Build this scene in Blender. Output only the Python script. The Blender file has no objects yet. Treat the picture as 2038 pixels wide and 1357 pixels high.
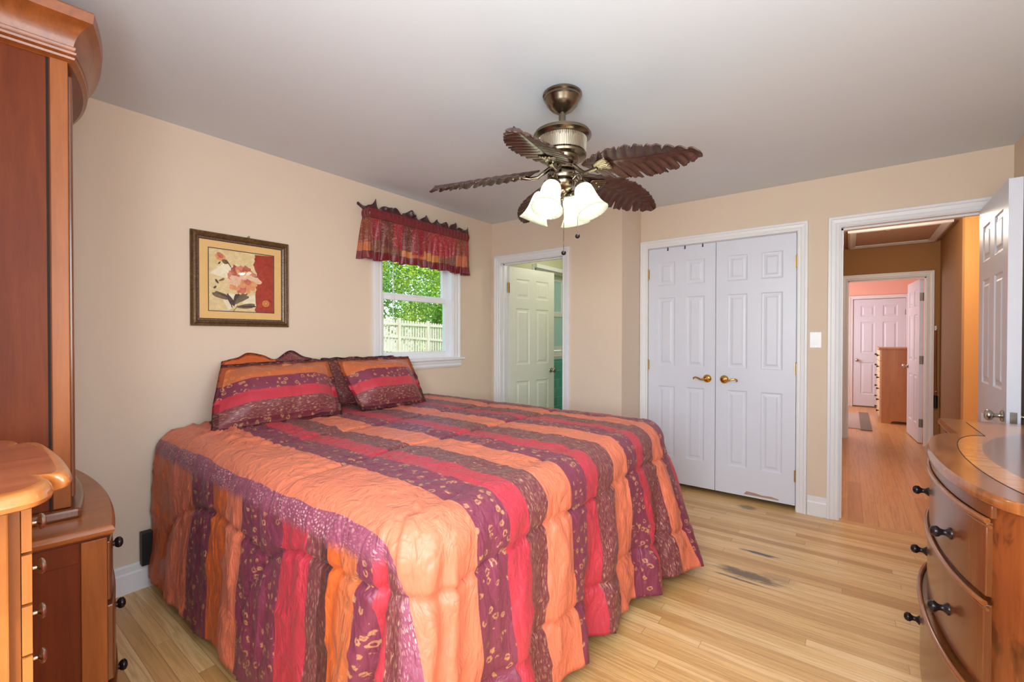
import bpy, bmesh, math, random
from mathutils import Vector, Matrix, noise
random.seed(7)
PI = math.pi
SC = bpy.context.scene
COL = SC.collection

# ------------------------------------------------------------------ camera
def make_camera():
    yaw, pit, rol, h, f = .6489, -.0091, .0011, 1.2963, 885.14
    c, s = math.cos(yaw), math.sin(yaw)
    fw = Vector((-s*math.cos(pit), c*math.cos(pit), math.sin(pit)))
    rt = Vector((c, s, 0)); up = rt.cross(fw)
    r2 = rt*math.cos(rol) + up*math.sin(rol); u2 = up*math.cos(rol) - rt*math.sin(rol)
    cam = bpy.data.cameras.new('camera'); cam.sensor_width = 36; cam.lens = f/2038*36
    cam.clip_start = .02; cam.clip_end = 300
    o = bpy.data.objects.new('camera', cam); COL.objects.link(o)
    m = Matrix((r2, u2, -fw)).transposed().to_4x4(); m.translation = (0, 0, h)
    o.matrix_world = m; SC.camera = o
make_camera()

# ------------------------------------------------------------------ world, sun, fill lamps, exposure
w = bpy.data.worlds.new('sky'); SC.world = w; w.use_nodes = True
nt = w.node_tree; bg = nt.nodes['Background']
sky = nt.nodes.new('ShaderNodeTexSky'); sky.sky_type = 'NISHITA'; sky.sun_disc = False
sky.sun_elevation = math.radians(52); sky.sun_rotation = math.radians(120)
nt.links.new(sky.outputs[0], bg.inputs[0]); bg.inputs[1].default_value = .36

def light(name, kind, loc, energy, color, rot=(0, 0, 0), size=.2, size_y=None):
    l = bpy.data.lights.new(name, kind); l.energy = energy; l.color = color
    if kind == 'AREA':
        l.size = size
        if size_y: l.shape = 'RECTANGLE'; l.size_y = size_y
    elif kind == 'SUN': l.angle = math.radians(1)
    else: l.shadow_soft_size = size
    o = bpy.data.objects.new(name, l); COL.objects.link(o); o.location = loc; o.rotation_euler = rot
    return o
light('sun', 'SUN', (4, -4, 9), 3.2, (1, .95, .86), (math.radians(38), 0, math.radians(58)))
# added fill lamps standing in for daylight at two assumed, unseen windows
light('back_daylight_fill', 'AREA', (-.1, -.50, 1.55), 66, (.89, .965, 1.0), (math.radians(104), 0, 0), 1.3, 1.25)
light('side_daylight_fill', 'AREA', (.83, .25, 1.60), 30, (.89, .965, 1.0), (math.radians(104), 0, math.radians(90)), 1.0, 1.1)
# added lamps without fixtures brighten hall, pink room and bathroom; side hall lamp inferred
light('hall_fill', 'POINT', (.25, 5.2, 2.25), 24, (1, .90, .74), size=.12)
light('side_hall_lamp', 'POINT', (1.6, 4.8, 2.1), 14, (1, .76, .46), size=.12)
light('pink_room_fill', 'AREA', (-1.1, 9.2, 1.5), 36, (.96, .97, 1), (math.radians(90), 0, math.radians(-90)), 1.4, 1.3)  # added area lamp; this room has no window
light('bathroom_fill', 'POINT', (-2.1, 4.4, 2.2), 7, (1, .97, .82), size=.1)
LAMP = 55.0            # emission of the four fan bulbs

vs = SC.view_settings
vs.view_transform = 'Standard'; vs.look = 'None'; vs.gamma = 1; vs.use_curve_mapping = False
vs.exposure = .22
SC.cycles.max_bounces = 8; SC.cycles.diffuse_bounces = 5; SC.cycles.transparent_max_bounces = 12
SC.cycles.sample_clamp_indirect = 6; SC.cycles.caustics_reflective = False; SC.cycles.caustics_refractive = False

# ------------------------------------------------------------------ materials
def lin(c):
    return tuple(((x/255)/12.92 if x/255 <= .04045 else ((x/255+.055)/1.055)**2.4) for x in c)
class NT:
    def __init__(s, name):
        s.m = bpy.data.materials.new(name); s.m.use_nodes = True
        s.t = s.m.node_tree; s.b = s.t.nodes['Principled BSDF']; s.out = s.t.nodes['Material Output']
    def n(s, typ, **kw):
        x = s.t.nodes.new('ShaderNode'+typ)
        for k, v in kw.items(): setattr(x, k, v)
        return x
    def set(s, sock, v):
        if hasattr(v, 'is_output') or isinstance(v, bpy.types.NodeSocket): s.t.links.new(v, sock)
        else:
            if isinstance(v, (tuple, list)) and len(v) == 3 and sock.type == 'RGBA': v = (*v, 1)
            sock.default_value = v
    def math(s, op, a, b=0., c=None, clamp=False):
        x = s.n('Math', operation=op); x.use_clamp = clamp
        s.set(x.inputs[0], a); s.set(x.inputs[1], b)
        if c is not None: s.set(x.inputs[2], c)
        return x.outputs[0]
    def mix(s, fac, a, b, mode='MIX'):
        x = s.n('Mix', data_type='RGBA', blend_type=mode)
        s.set(x.inputs[0], fac); s.set(x.inputs[6], a); s.set(x.inputs[7], b)
        return x.outputs[2]
    def pos(s): return s.n('NewGeometry').outputs['Position']
    def obj(s): return s.n('TexCoord').outputs['Object']
    def uv(s): return s.n('TexCoord').outputs['UV']
    def sep(s, v):
        x = s.n('SeparateXYZ'); s.set(x.inputs[0], v); return x.outputs
    def comb(s, a=0., b=0., c=0.):
        x = s.n('CombineXYZ')
        for i, v in enumerate((a, b, c)): s.set(x.inputs[i], v)
        return x.outputs[0]
    def map(s, v, scale=(1, 1, 1), loc=(0, 0, 0), rot=(0, 0, 0)):
        x = s.n('Mapping'); s.set(x.inputs[0], v); x.inputs[1].default_value = loc; x.inputs[2].default_value = rot; x.inputs[3].default_value = scale
        return x.outputs[0]
    def noise(s, v, scale, detail=3, rough=.5, dist=0.):
        x = s.n('TexNoise'); s.set(x.inputs['Vector'], v); x.inputs['Scale'].default_value = scale
        x.inputs['Detail'].default_value = detail; x.inputs['Roughness'].default_value = rough; x.inputs['Distortion'].default_value = dist
        return x.outputs[0]
    def vor(s, v, scale, feature='F1', rnd=1., out=0):
        x = s.n('TexVoronoi', feature=feature); s.set(x.inputs['Vector'], v); x.inputs['Scale'].default_value = scale
        x.inputs['Randomness'].default_value = rnd
        return x.outputs[out]
    def white(s, v, col=False):
        x = s.n('TexWhiteNoise', noise_dimensions='3D'); s.set(x.inputs['Vector'], v); return x.outputs[1 if col else 0]
    def ramp(s, f, stops, interp='LINEAR'):
        x = s.n('ValToRGB'); s.set(x.inputs[0], f); r = x.color_ramp; r.interpolation = interp
        while len(r.elements) < len(stops): r.elements.new(.5)
        for e, (p, c) in zip(r.elements, stops):
            e.position = p
            e.color = (*c, 1) if not isinstance(c, (int, float)) else (c, c, c, 1)
        return x.outputs[0]
    def bump(s, h, strength=.3, dist=.01, normal=None):
        x = s.n('Bump'); s.set(x.inputs['Height'], h); x.inputs['Strength'].default_value = strength; x.inputs['Distance'].default_value = dist
        if normal is not None: s.set(x.inputs['Normal'], normal)
        return x.outputs[0]
    def p(s, **kw):
        names = dict(color='Base Color', rough='Roughness', metal='Metallic', normal='Normal', spec='Specular IOR Level', coat='Coat Weight',
                     coat_rough='Coat Roughness', sheen='Sheen Weight', emit='Emission Color', emit_s='Emission Strength', trans='Transmission Weight', sss='Subsurface Weight', aniso='Anisotropic')
        for k, v in kw.items(): s.set(s.b.inputs[names[k]], v)
        return s.m

def plain(name, rgb, rough=.5, metal=0., var=.06, scale=6., bump=0., bscale=80., coat=0., spec=.5):
    n = NT(name); c = lin(rgb)
    v = n.noise(n.obj(), scale, 3)
    col = n.mix(v, tuple(x*(1-var) for x in c), tuple(min(1, x*(1+var)) for x in c))
    n.p(color=col, rough=rough, metal=metal, coat=coat, spec=spec)
    if bump: n.p(normal=n.bump(n.noise(n.obj(), bscale, 4), bump, .003))
    return n.m

def wood(name, dark, light_, along='z', scale=1., rough=.32, coat=.35, knots=0., contrast=1., spec=.5):
    n = NT(name); d, l = lin(dark), lin(light_)
    st = {'x': (1.2, 14, 14), 'y': (14, 1.2, 14), 'z': (14, 14, 1.2)}[along]
    v = n.map(n.obj(), tuple(a*scale for a in st))
    g = n.noise(v, 2.2, 6, .62, .6)
    g2 = n.noise(n.map(n.obj(), tuple(a*scale*5 for a in st)), 3., 3, .6)
    big = n.noise(n.obj(), 2.5, 2)
    f = n.math('ADD', n.math('MULTIPLY', g, .75), n.math('MULTIPLY', g2, .25))
    f = n.math('ADD', f, n.math('MULTIPLY', n.math('SUBTRACT', big, .5), .5))
    lo, hi = .5-.28/contrast, .5+.28/contrast
    col = n.ramp(f, [(max(0, lo), d), (.5, tuple((a+b)/2 for a, b in zip(d, l))), (min(1, hi), l)])
    if knots:
        k = n.noise(n.map(n.obj(), (11, 11, 5)), 1.5, 3, .6, .8)
        kk = n.ramp(k, [(.52, 0.), (.64, .75), (.75, 1.)])
        col = n.mix(n.math('MULTIPLY', kk, knots), col, tuple(x*.25 for x in d))
    n.p(color=col, rough=rough, coat=coat, coat_rough=.15, spec=spec)
    n.p(normal=n.bump(g2, .06, .002))
    return n.m

def metal(name, rgb, rough=.25, var=.1):
    return plain(name, rgb, rough, 1., var, 12)

# --- paint
def paint(name, rgb, rough=.75, var=.025, weave=.12):
    n = NT(name); c = lin(rgb)
    v = n.noise(n.pos(), 1.6, 2)
    col = n.mix(v, tuple(x*(1-var) for x in c), tuple(min(1, x*(1+var)) for x in c))
    n.p(color=col, rough=rough, spec=.3)
    n.p(normal=n.bump(n.noise(n.pos(), 220, 2), weave, .001))
    return n.m
M_wall = paint('wall_paint_tan', (221, 202, 182))
M_ceil = paint('ceiling_paint', (216, 224, 231))
M_hall = paint('hall_paint_brown', (158, 118, 74))
M_pink = paint('pink_room_paint', (240, 190, 172))
M_bathw = paint('bath_wall_paint', (214, 216, 186))
M_orange = paint('side_hall_paint', (222, 172, 108))
M_trim = plain('white_trim_paint', (230, 231, 234), .38, 0, .03, 5)
M_door = plain('white_door_paint', (216, 220, 232), .36, 0, .02, 4)
M_doorscuff = None
M_hatch = paint('hatch_paint', (196, 170, 150))
M_vinyl = plain('white_vinyl', (240, 242, 246), .3, 0, .02, 4)

# --- bedroom floor: oak strips along x, with the dark stains
def floor_mat(name, along, width, length, base, stains=(), red=0.):
    n = NT(name)
    P = n.sep(n.pos()); a, b = (P[0], P[1]) if along == 'x' else (P[1], P[0])
    row = n.math('FLOOR', n.math('DIVIDE', b, width))
    fb = n.math('FRACT', n.math('DIVIDE', b, width))
    off = n.math('MULTIPLY', n.white(n.comb(row, 3.3, 1.)), length)
    aa = n.math('DIVIDE', n.math('ADD', a, off), length)
    cell = n.math('FLOOR', aa); fa = n.math('FRACT', aa)
    idn = n.white(n.comb(row, cell, 7.))
    id2 = n.white(n.comb(row, cell, 19.))
    grain_v = n.comb(n.math('ADD', n.math('MULTIPLY', a, 2.4), n.math('MULTIPLY', id2, 40)), n.math('MULTIPLY', b, 55), n.math('MULTIPLY', idn, 30))
    g = n.noise(grain_v, 1., 6, .62, 1.2)
    stops = [(0, lin(base[0])), (.22, lin(base[1])), (.6, lin(base[2])), (1, lin(base[3]))]
    col = n.ramp(idn, stops)
    col = n.mix(n.ramp(g, [(.34, .55), (.56, 0.)]), col, lin(base[4]))
    fine = n.noise(n.comb(n.math('MULTIPLY', a, 14), n.math('MULTIPLY', b, 300), idn), 1., 2)
    col = n.mix(n.math('MULTIPLY', n.ramp(fine, [(.45, 0.), (.8, 1.)]), .18), col, lin(base[4]))
    e = n.math('MINIMUM', n.math('MULTIPLY', fb, width), n.math('MULTIPLY', n.math('SUBTRACT', 1, fb), width))
    e2 = n.math('MINIMUM', n.math('MULTIPLY', fa, length), n.math('MULTIPLY', n.math('SUBTRACT', 1, fa), length))
    gap = n.math('MINIMUM', e, e2)
    gm = n.ramp(n.math('MULTIPLY', gap, 100), [(.04, 1.), (.13, 0.)])
    col = n.mix(n.math('MULTIPLY', gm, .62), col, lin((92, 52, 22)))
    for (x0, y0, rx, ry, ang, strength, tone) in stains:
        d = n.sep(n.map(n.pos(), loc=(0, 0, 0)))
        dx = n.math('SUBTRACT', d[0], x0); dy = n.math('SUBTRACT', d[1], y0)
        ca, sa = math.cos(ang), math.sin(ang)
        ux = n.math('DIVIDE', n.math('ADD', n.math('MULTIPLY', dx, ca), n.math('MULTIPLY', dy, sa)), rx)
        uy = n.math('DIVIDE', n.math('SUBTRACT', n.math('MULTIPLY', dy, ca), n.math('MULTIPLY', dx, sa)), ry)
        r = n.math('SQRT', n.math('ADD', n.math('MULTIPLY', ux, ux), n.math('MULTIPLY', uy, uy)))
        nz = n.noise(n.map(n.pos(), (10, 45, 10)), 1.4, 5, .7)
        r = n.math('ADD', r, n.math('MULTIPLY', n.math('SUBTRACT', nz, .5), 1.5))
        k = n.ramp(r, [(.55, strength), (1., 0.)])
        col = n.mix(k, col, lin(tone))
    n.p(color=col, rough=n.math('ADD', .30, n.math('MULTIPLY', g, .16)), coat=.25, coat_rough=.22)
    n.p(normal=n.bump(n.math('SUBTRACT', n.math('MULTIPLY', g, .15), gm), .18, .0012))
    return n.m
OAK = ((200, 150, 90), (226, 182, 118), (236, 194, 132), (242, 206, 148), (176, 122, 64))
STAINS = [(-.61, 3.775, .075, .05, 0, .7, (96, 74, 64)), (-.42, 3.012, .12, .022, 0, .95, (70, 66, 74)),
          (-.43, 2.70, .19, .055, -.05, .85, (84, 66, 48)), (-.47, 2.625, .16, .012, -.04, .8, (84, 72, 66)),
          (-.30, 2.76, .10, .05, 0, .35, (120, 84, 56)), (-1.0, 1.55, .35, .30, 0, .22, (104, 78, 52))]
M_floor = floor_mat('oak_strip_floor', 'x', .057, 1.25, OAK, STAINS)
M_hallfloor = floor_mat('hall_oak_floor', 'y', .085, 1.1, ((196, 142, 84), (214, 160, 100), (220, 168, 108), (214, 162, 104), (168, 114, 60)))
M_base = M_trim

# --- furniture woods
M_cherry = wood('cherry_side_panel', (86, 33, 13), (120, 56, 25), 'z', .7, .5, 0., 0., 1., .16)
M_cherry2 = wood('cherry_stile', (122, 62, 24), (160, 92, 42), 'z', .8, .42, .0, 0., 1., .3)
M_cherry_h = wood('cherry_moulding', (104, 50, 20), (158, 88, 40), 'x', .8, .34, .2)
M_cherry_y = wood('cherry_moulding_side', (124, 62, 24), (180, 106, 52), 'y', .8, .34, .25)
M_dr_front = wood('dresser_drawer_wood', (86, 42, 18), (132, 74, 36), 'z', .5, .26, .45)
M_dr_body = wood('dresser_knotty_wood', (92, 42, 16), (164, 90, 42), 'z', .7, .28, .4, .8)
M_dr_lip = wood('dresser_bead_wood', (112, 58, 24), (164, 98, 48), 'y', .8, .24, .6)
M_jt = wood('jewelry_top_wood', (140, 70, 40), (196, 116, 76), 'y', .55, .2, .7, 0, 1.3)
M_jb = wood('jewelry_body_wood', (154, 86, 36), (196, 122, 62), 'z', .8, .28, .5)
M_jd = wood('jewelry_recess_wood', (112, 58, 24), (150, 84, 38), 'z', .8, .3, .4)
M_maple = wood('pink_room_maple', (178, 122, 72), (204, 150, 96), 'z', .6, .4, .2)

def dresser_top_mat():
    n = NT('dresser_top_wood')
    P = n.sep(n.pos())
    ang = n.math('ARCTAN2', n.math('SUBTRACT', P[0], .9), n.math('SUBTRACT', P[1], 2.06))
    def grain(v):
        return n.noise(v, 1., 6, .6, .8)
    gi = grain(n.comb(n.math('MULTIPLY', P[0], 4), n.math('MULTIPLY', P[1], 46), 0))
    go = grain(n.comb(n.math('MULTIPLY', P[0], 30), n.math('MULTIPLY', P[1], 6), 4))
    inner = n.ramp(gi, [(.3, lin((192, 118, 56))), (.5, lin((210, 138, 74))), (.7, lin((222, 154, 90)))])
    outer = n.ramp(go, [(.3, lin((104, 58, 26))), (.5, lin((150, 86, 42))), (.7, lin((176, 108, 58)))])
    dx = n.math('DIVIDE', n.math('SUBTRACT', P[0], .80), .435); dy = n.math('DIVIDE', n.math('SUBTRACT', P[1], 2.10), .72)
    r = n.math('SQRT', n.math('ADD', n.math('MULTIPLY', dx, dx), n.math('MULTIPLY', dy, dy)))
    core = n.ramp(gi, [(.3, lin((112, 76, 56))), (.6, lin((140, 100, 76)))])
    col = n.mix(n.ramp(r, [(.985, 1.), (1.0, 0.)]), inner, core)
    col = n.mix(n.n('VertexColor', layer_name='band').outputs[0], col, outer)
    n.p(color=col, rough=.2, coat=.6, coat_rough=.12)
    n.p(normal=n.bump(gi, .05, .002))
    return n.m
M_dr_top = dresser_top_mat()

M_brass = metal('polished_brass', (222, 176, 92), .16)
M_nickel = metal('brushed_nickel', (190, 184, 174), .26)
M_pewter = metal('antique_pewter', (198, 190, 172), .26)
M_black = plain('dark_bronze_knob', (44, 38, 40), .25, .6, .2, 20)
M_blackp = plain('black_steel', (24, 24, 26), .5, .2)
M_fan = metal('antique_brass', (132, 120, 104), .25, .15)
M_fan2 = metal('fan_vent_silver', (196, 186, 168), .3)
M_chain = metal('chain_metal', (120, 108, 90), .35)
M_hinge = metal('hinge_brass', (180, 150, 100), .35)
M_steelh = metal('hinge_steel', (130, 122, 112), .4)
M_dark = plain('dark_gap', (30, 20, 14), .9)
M_switch = plain('white_plastic', (238, 238, 242), .3, 0, .01)
M_teal = None

def glass_mat(name, tint=(1, 1, 1), refl=1.0):
    n = NT(name); n.t.nodes.remove(n.b)
    lw = n.n('LayerWeight'); lw.inputs[0].default_value = .5
    fr = n.math('MULTIPLY_ADD', n.math('POWER', lw.outputs['Facing'], 5.), .96, .04)
    tr = n.n('BsdfTransparent'); tr.inputs[0].default_value = (*tint, 1)
    gl = n.n('BsdfGlossy'); gl.inputs['Roughness'].default_value = .02
    nz = n.noise(n.obj(), 2.)
    mx = n.n('MixShader'); n.set(mx.inputs[0], n.math('MULTIPLY', fr, n.math('ADD', refl*.9, n.math('MULTIPLY', nz, refl*.2))))
    n.t.links.new(tr.outputs[0], mx.inputs[1]); n.t.links.new(gl.outputs[0], mx.inputs[2])
    n.t.links.new(mx.outputs[0], n.out.inputs[0])
    return n.m
M_glass = glass_mat('window_glass', (.97, .99, .98))
M_pglass = glass_mat('picture_glass', (1, 1, 1), 1.)

def frost_mat():
    n = NT('frosted_pane'); n.t.nodes.remove(n.b)
    c = n.mix(n.noise(n.obj(), 90, 3), lin((196, 214, 206)), lin((222, 234, 228)))
    t = n.n('BsdfTranslucent'); n.set(t.inputs[0], c); d = n.n('BsdfDiffuse'); n.set(d.inputs[0], c)
    m1 = n.n('MixShader'); m1.inputs[0].default_value = .5
    n.t.links.new(t.outputs[0], m1.inputs[1]); n.t.links.new(d.outputs[0], m1.inputs[2]); n.t.links.new(m1.outputs[0], n.out.inputs[0])
    return n.m
M_frost = frost_mat()
def shade_mat():
    n = NT('frosted_shade_glass'); n.t.nodes.remove(n.b)
    c = n.mix(n.noise(n.obj(), 40, 3), lin((138, 144, 130)), lin((156, 161, 147)))
    d = n.n('BsdfDiffuse'); n.set(d.inputs[0], c); t = n.n('BsdfTranslucent'); n.set(t.inputs[0], c)
    g = n.n('BsdfGlossy'); g.inputs['Roughness'].default_value = .25
    m1 = n.n('MixShader'); m1.inputs[0].default_value = .5
    n.t.links.new(d.outputs[0], m1.inputs[1]); n.t.links.new(t.outputs[0], m1.inputs[2])
    m2 = n.n('MixShader'); m2.inputs[0].default_value = .06
    n.t.links.new(m1.outputs[0], m2.inputs[1]); n.t.links.new(g.outputs[0], m2.inputs[2])
    n.t.links.new(m2.outputs[0], n.out.inputs[0])
    return n.m
M_shade = shade_mat()
def emit_mat(name, col, s):
    n = NT(name); n.p(color=(1, 1, 1), emit=n.mix(n.noise(n.obj(), 3.), col, col), emit_s=s); return n.m
M_bulb = emit_mat('lit_bulb', (1, .96, .84), LAMP)

def leaf_blade_mat():
    n = NT('carved_leaf_wood')
    u = n.sep(n.uv())
    f = n.noise(n.comb(n.math('MULTIPLY', u[0], 6), n.math('MULTIPLY', u[1], 40), 0), 1.5, 4)
    col = n.ramp(f, [(.3, lin((46, 28, 26))), (.55, lin((70, 44, 38))), (.8, lin((98, 68, 58)))])
    n.p(color=col, rough=.42, coat=.15)
    return n.m
M_leaf = leaf_blade_mat()

# --- striped satin fabric
ST = {'S': lin((222, 120, 88)), 'O': lin((206, 98, 44)), 'C': lin((126, 54, 74)), 'R': lin((190, 56, 70)), 'D': lin((118, 56, 62)),
      'M': lin((146, 74, 96)), 'B': lin((84, 40, 40)), 'K': lin((110, 44, 54)), 'A': lin((196, 104, 62))}
PAT = {'S': (0, 0, 0), 'O': (0, 0, 0), 'A': (.55, 0, 0), 'C': (1, 0, 0), 'K': (.75, 0, 0), 'R': (0, 0, 0), 'D': (0, 1, 0), 'M': (0, 0, 1), 'B': (0, .25, 0)}
def stripe(n, s, t, lo, hi, seq):
    """seq: [(start, code)...] along s; returns colour, with gold prints worked in"""
    f = n.math('DIVIDE', n.math('SUBTRACT', s, lo), hi-lo, clamp=True)
    st = [(max(0., (a-lo)/(hi-lo)), c) for a, c in seq]
    col = n.ramp(f, [(p, ST[c]) for p, c in st], 'CONSTANT')
    pat = n.n('SeparateColor'); n.set(pat.inputs[0], n.ramp(f, [(p, PAT[c]) for p, c in st], 'CONSTANT'))
    v = n.comb(s, t, 0)
    d = n.vor(v, 33., 'F1', .75); ring = n.ramp(n.math('ADD', d, n.math('MULTIPLY', n.math('SUBTRACT', n.noise(v, 120, 2), .5), .35)), [(.15, 0.), (.2, 1.), (.33, 1.), (.38, 0.)])
    rnd = n.ramp(n.noise(v, 70, 2), [(.36, 0.), (.48, 1.)])
    ring = n.math('MULTIPLY', n.math('MULTIPLY', ring, rnd), pat.outputs[0])
    dv = n.vor(n.comb(n.math('MULTIPLY', s, 2.6), t, 0), 42., 'F1', .8)
    dash = n.ramp(n.noise(n.comb(n.math('MULTIPLY', s, 210), n.math('MULTIPLY', t, 46), 0), 1., 2, .6), [(.50, 0.), (.58, 1.)])
    dash = n.math('MULTIPLY', n.math('MULTIPLY', dash, n.ramp(dv, [(.2, 1.), (.6, .15)])), pat.outputs[1])
    mz = n.vor(n.comb(n.math('MULTIPLY', s, 1.), n.math('MULTIPLY', t, .62), 0), 105., 'DISTANCE_TO_EDGE', .8)
    mo = n.math('MULTIPLY', n.ramp(mz, [(.14, 0.), (.22, 1.)]), n.ramp(n.noise(v, 9., 3), [(.38, .1), (.6, .95)]))
    mo = n.math('MULTIPLY', mo, pat.outputs[2])
    col = n.mix(n.math('MULTIPLY', ring, .6), col, lin((214, 158, 104)))
    col = n.mix(n.math('MULTIPLY', dash, .8), col, lin((206, 160, 128)))
    col = n.mix(n.math('MULTIPLY', mo, .75), col, lin((226, 176, 168)))
    return col
def cloth_finish(n, col, t_scale=1., wr=.5):
    v = n.pos()
    th = n.noise(n.map(v, (1, 1, 1)), 420, 2)
    wk = n.math('MULTIPLY', n.math('ABSOLUTE', n.math('SUBTRACT', n.noise(n.map(v, (1, 1, .45)), 17, 3, .55, .5), .5)), 2.2); wk2 = n.noise(v, 7, 3, .5, .4)
    h = n.math('ADD', n.math('MULTIPLY', wk, .8), n.math('MULTIPLY', wk2, 1.))
    nb = n.bump(h, wr, .012); nb = n.bump(th, .08, .001, nb)
    n.p(color=col, rough=.46, sheen=.05, spec=.4, normal=nb)
    return n.m
TOPSEQ = [(-2, 'M'), (.735, 'S'), (.945, 'C'), (1.09, 'R'), (1.20, 'D'), (1.315, 'S'), (1.48, 'C'), (1.61, 'R'), (1.71, 'D'), (1.86, 'S'), (2.02, 'C'),
          (2.14, 'R'), (2.23, 'D'), (2.36, 'S'), (2.48, 'C'), (2.55, 'R'), (2.62, 'D'), (2.74, 'S'), (2.87, 'C'), (2.96, 'R'), (3.04, 'D'), (3.18, 'S')]
NEARSEQ = [(-3.3, 'O'), (-2.62, 'S'), (-2.34, 'C'), (-2.10, 'O'), (-1.96, 'S'), (-1.80, 'C'), (-1.5, 'R'), (-1.33, 'D'), (-1.26, 'B'), (-1.22, 'O'), (-1.16, 'A'), (-1.09, 'C'), (-1.02, 'R'),
           (-.965, 'D'), (-.895, 'O'), (-.855, 'B'), (-.83, 'R'), (-.79, 'D'), (-.74, 'S'), (-.60, 'C'), (-.50, 'B'), (-.42, 'R'), (-.34, 'O')]
def comforter_mat():
    n = NT('striped_satin_comforter')
    a = n.n('Attribute', attribute_name='cloth').outputs['Vector']; A = n.sep(a)       # s, t, near mask
    b = n.sep(n.n('Attribute', attribute_name='cloth_near').outputs['Vector'])
    wob = n.math('MULTIPLY', n.math('SUBTRACT', n.noise(n.pos(), 3.5, 2), .5), .05)
    wob = n.math('MULTIPLY', wob, n.math('SUBTRACT', 1., n.math('MULTIPLY', A[2], .6)))
    c1 = stripe(n, n.math('ADD', A[0], wob), A[1], -1., 3.4, [(max(-1, p), c) for p, c in TOPSEQ])
    c2 = stripe(n, n.math('ADD', b[0], wob), b[1], -3.3, -.2, NEARSEQ)
    m = n.math('ADD', A[2], n.math('MULTIPLY', n.math('SUBTRACT', n.noise(n.map(n.pos(), (9, 9, 2)), 1.4, 3), .5), .5), clamp=True)
    m = n.ramp(m, [(.3, 0.), (.62, 1.)])
    return cloth_finish(n, n.mix(m, c1, c2), 1., .95)
M_comf = comforter_mat()
def sham_mat(name, seq, lo, hi, ax=1):
    n = NT(name); U = n.sep(n.uv())
    return cloth_finish(n, stripe(n, U[ax], U[1-ax], lo, hi, seq), 1., .3)
M_sham = sham_mat('striped_satin_sham', [(-.1, 'K'), (.050, 'D'), (.125, 'R'), (.195, 'C'), (.270, 'A'), (.392, 'D'), (.45, 'O')], -.1, .6)
M_back1 = sham_mat('back_pillow_satin', [(-.1, 'O'), (.12, 'O')], -.1, .6)
M_back2 = sham_mat('back_pillow_brown', [(-.1, 'D'), (.2, 'D')], -.1, .6)
M_backflip = sham_mat('back_pillow_two_tone', [(8.5, 'O'), (9.03, 'D')], 8.5, 9.6, 0)

def valance_mat():
    n = NT('patchwork_valance_satin'); U = n.sep(n.uv())       # u = metres along, v = metres up
    cu = n.math('DIVIDE', n.math('ADD', U[0], n.math('MULTIPLY', n.math('SUBTRACT', n.noise(n.comb(U[0], 0, 0), 7), .5), .16)), .10)
    k = n.white(n.comb(n.math('FLOOR', cu), 2., 0.))
    fv = n.math('DIVIDE', U[1], .42)
    body = n.ramp(k, [(0, lin((140, 24, 34))), (.28, lin((132, 58, 30))), (.42, lin((104, 44, 34))), (.6, lin((162, 22, 38))), (.8, lin((92, 32, 32)))], 'CONSTANT')
    low = n.ramp(n.white(n.comb(n.math('FLOOR', cu), 5., 0.)), [(0, lin((196, 120, 34))), (.4, lin((120, 70, 44))), (.75, lin((190, 96, 40)))], 'CONSTANT')
    hh = n.math('ADD', .20, n.math('MULTIPLY', n.white(n.comb(n.math('FLOOR', cu), 9., 0.)), .20)); body = n.mix(n.math('LESS_THAN', fv, hh), body, low)
    d = n.noise(n.map(n.uv(), (1, 1, 1), rot=(0, 0, .6)), 34, 2, .4, 2.2)
    leaf = n.ramp(d, [(.56, 0.), (.6, 1.), (.68, 1.), (.72, 0.)])
    body = n.mix(n.math('MULTIPLY', leaf, .7), body, lin((176, 110, 106)))
    e = n.vor(n.uv(), 60, 'F1', .6); dots = n.math('MULTIPLY', n.ramp(e, [(.2, 0.), (.25, 1.), (.4, 0.)]), n.ramp(n.noise(n.uv(), 8), [(.52, 0.), (.56, 1.)]))
    body = n.mix(n.math('MULTIPLY', dots, .5), body, lin((222, 128, 40)))
    rim = n.math('ADD', n.ramp(fv, [(.125, 1.), (.13, 0.)]), n.ramp(fv, [(.745, 0.), (.75, 1.)]), clamp=True)
    col = n.mix(rim, body, lin((118, 22, 32)))
    top = n.ramp(fv, [(.895, 0.), (.9, 1.)]); col = n.mix(top, col, lin((62, 24, 28)))
    cord = n.math('ADD', n.ramp(fv, [(.727, 0.), (.73, 1.), (.742, 1.), (.745, 0.)]), n.ramp(fv, [(.128, 0.), (.13, 1.), (.14, 1.), (.143, 0.)]), clamp=True)
    col = n.mix(cord, col, lin((60, 18, 20)))
    n.p(color=col, rough=.38, sheen=.2, normal=n.bump(n.noise(n.map(n.uv(), (70, 12, 1)), 1., 3), .25, .01))
    return n.m
M_val = valance_mat()

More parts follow.
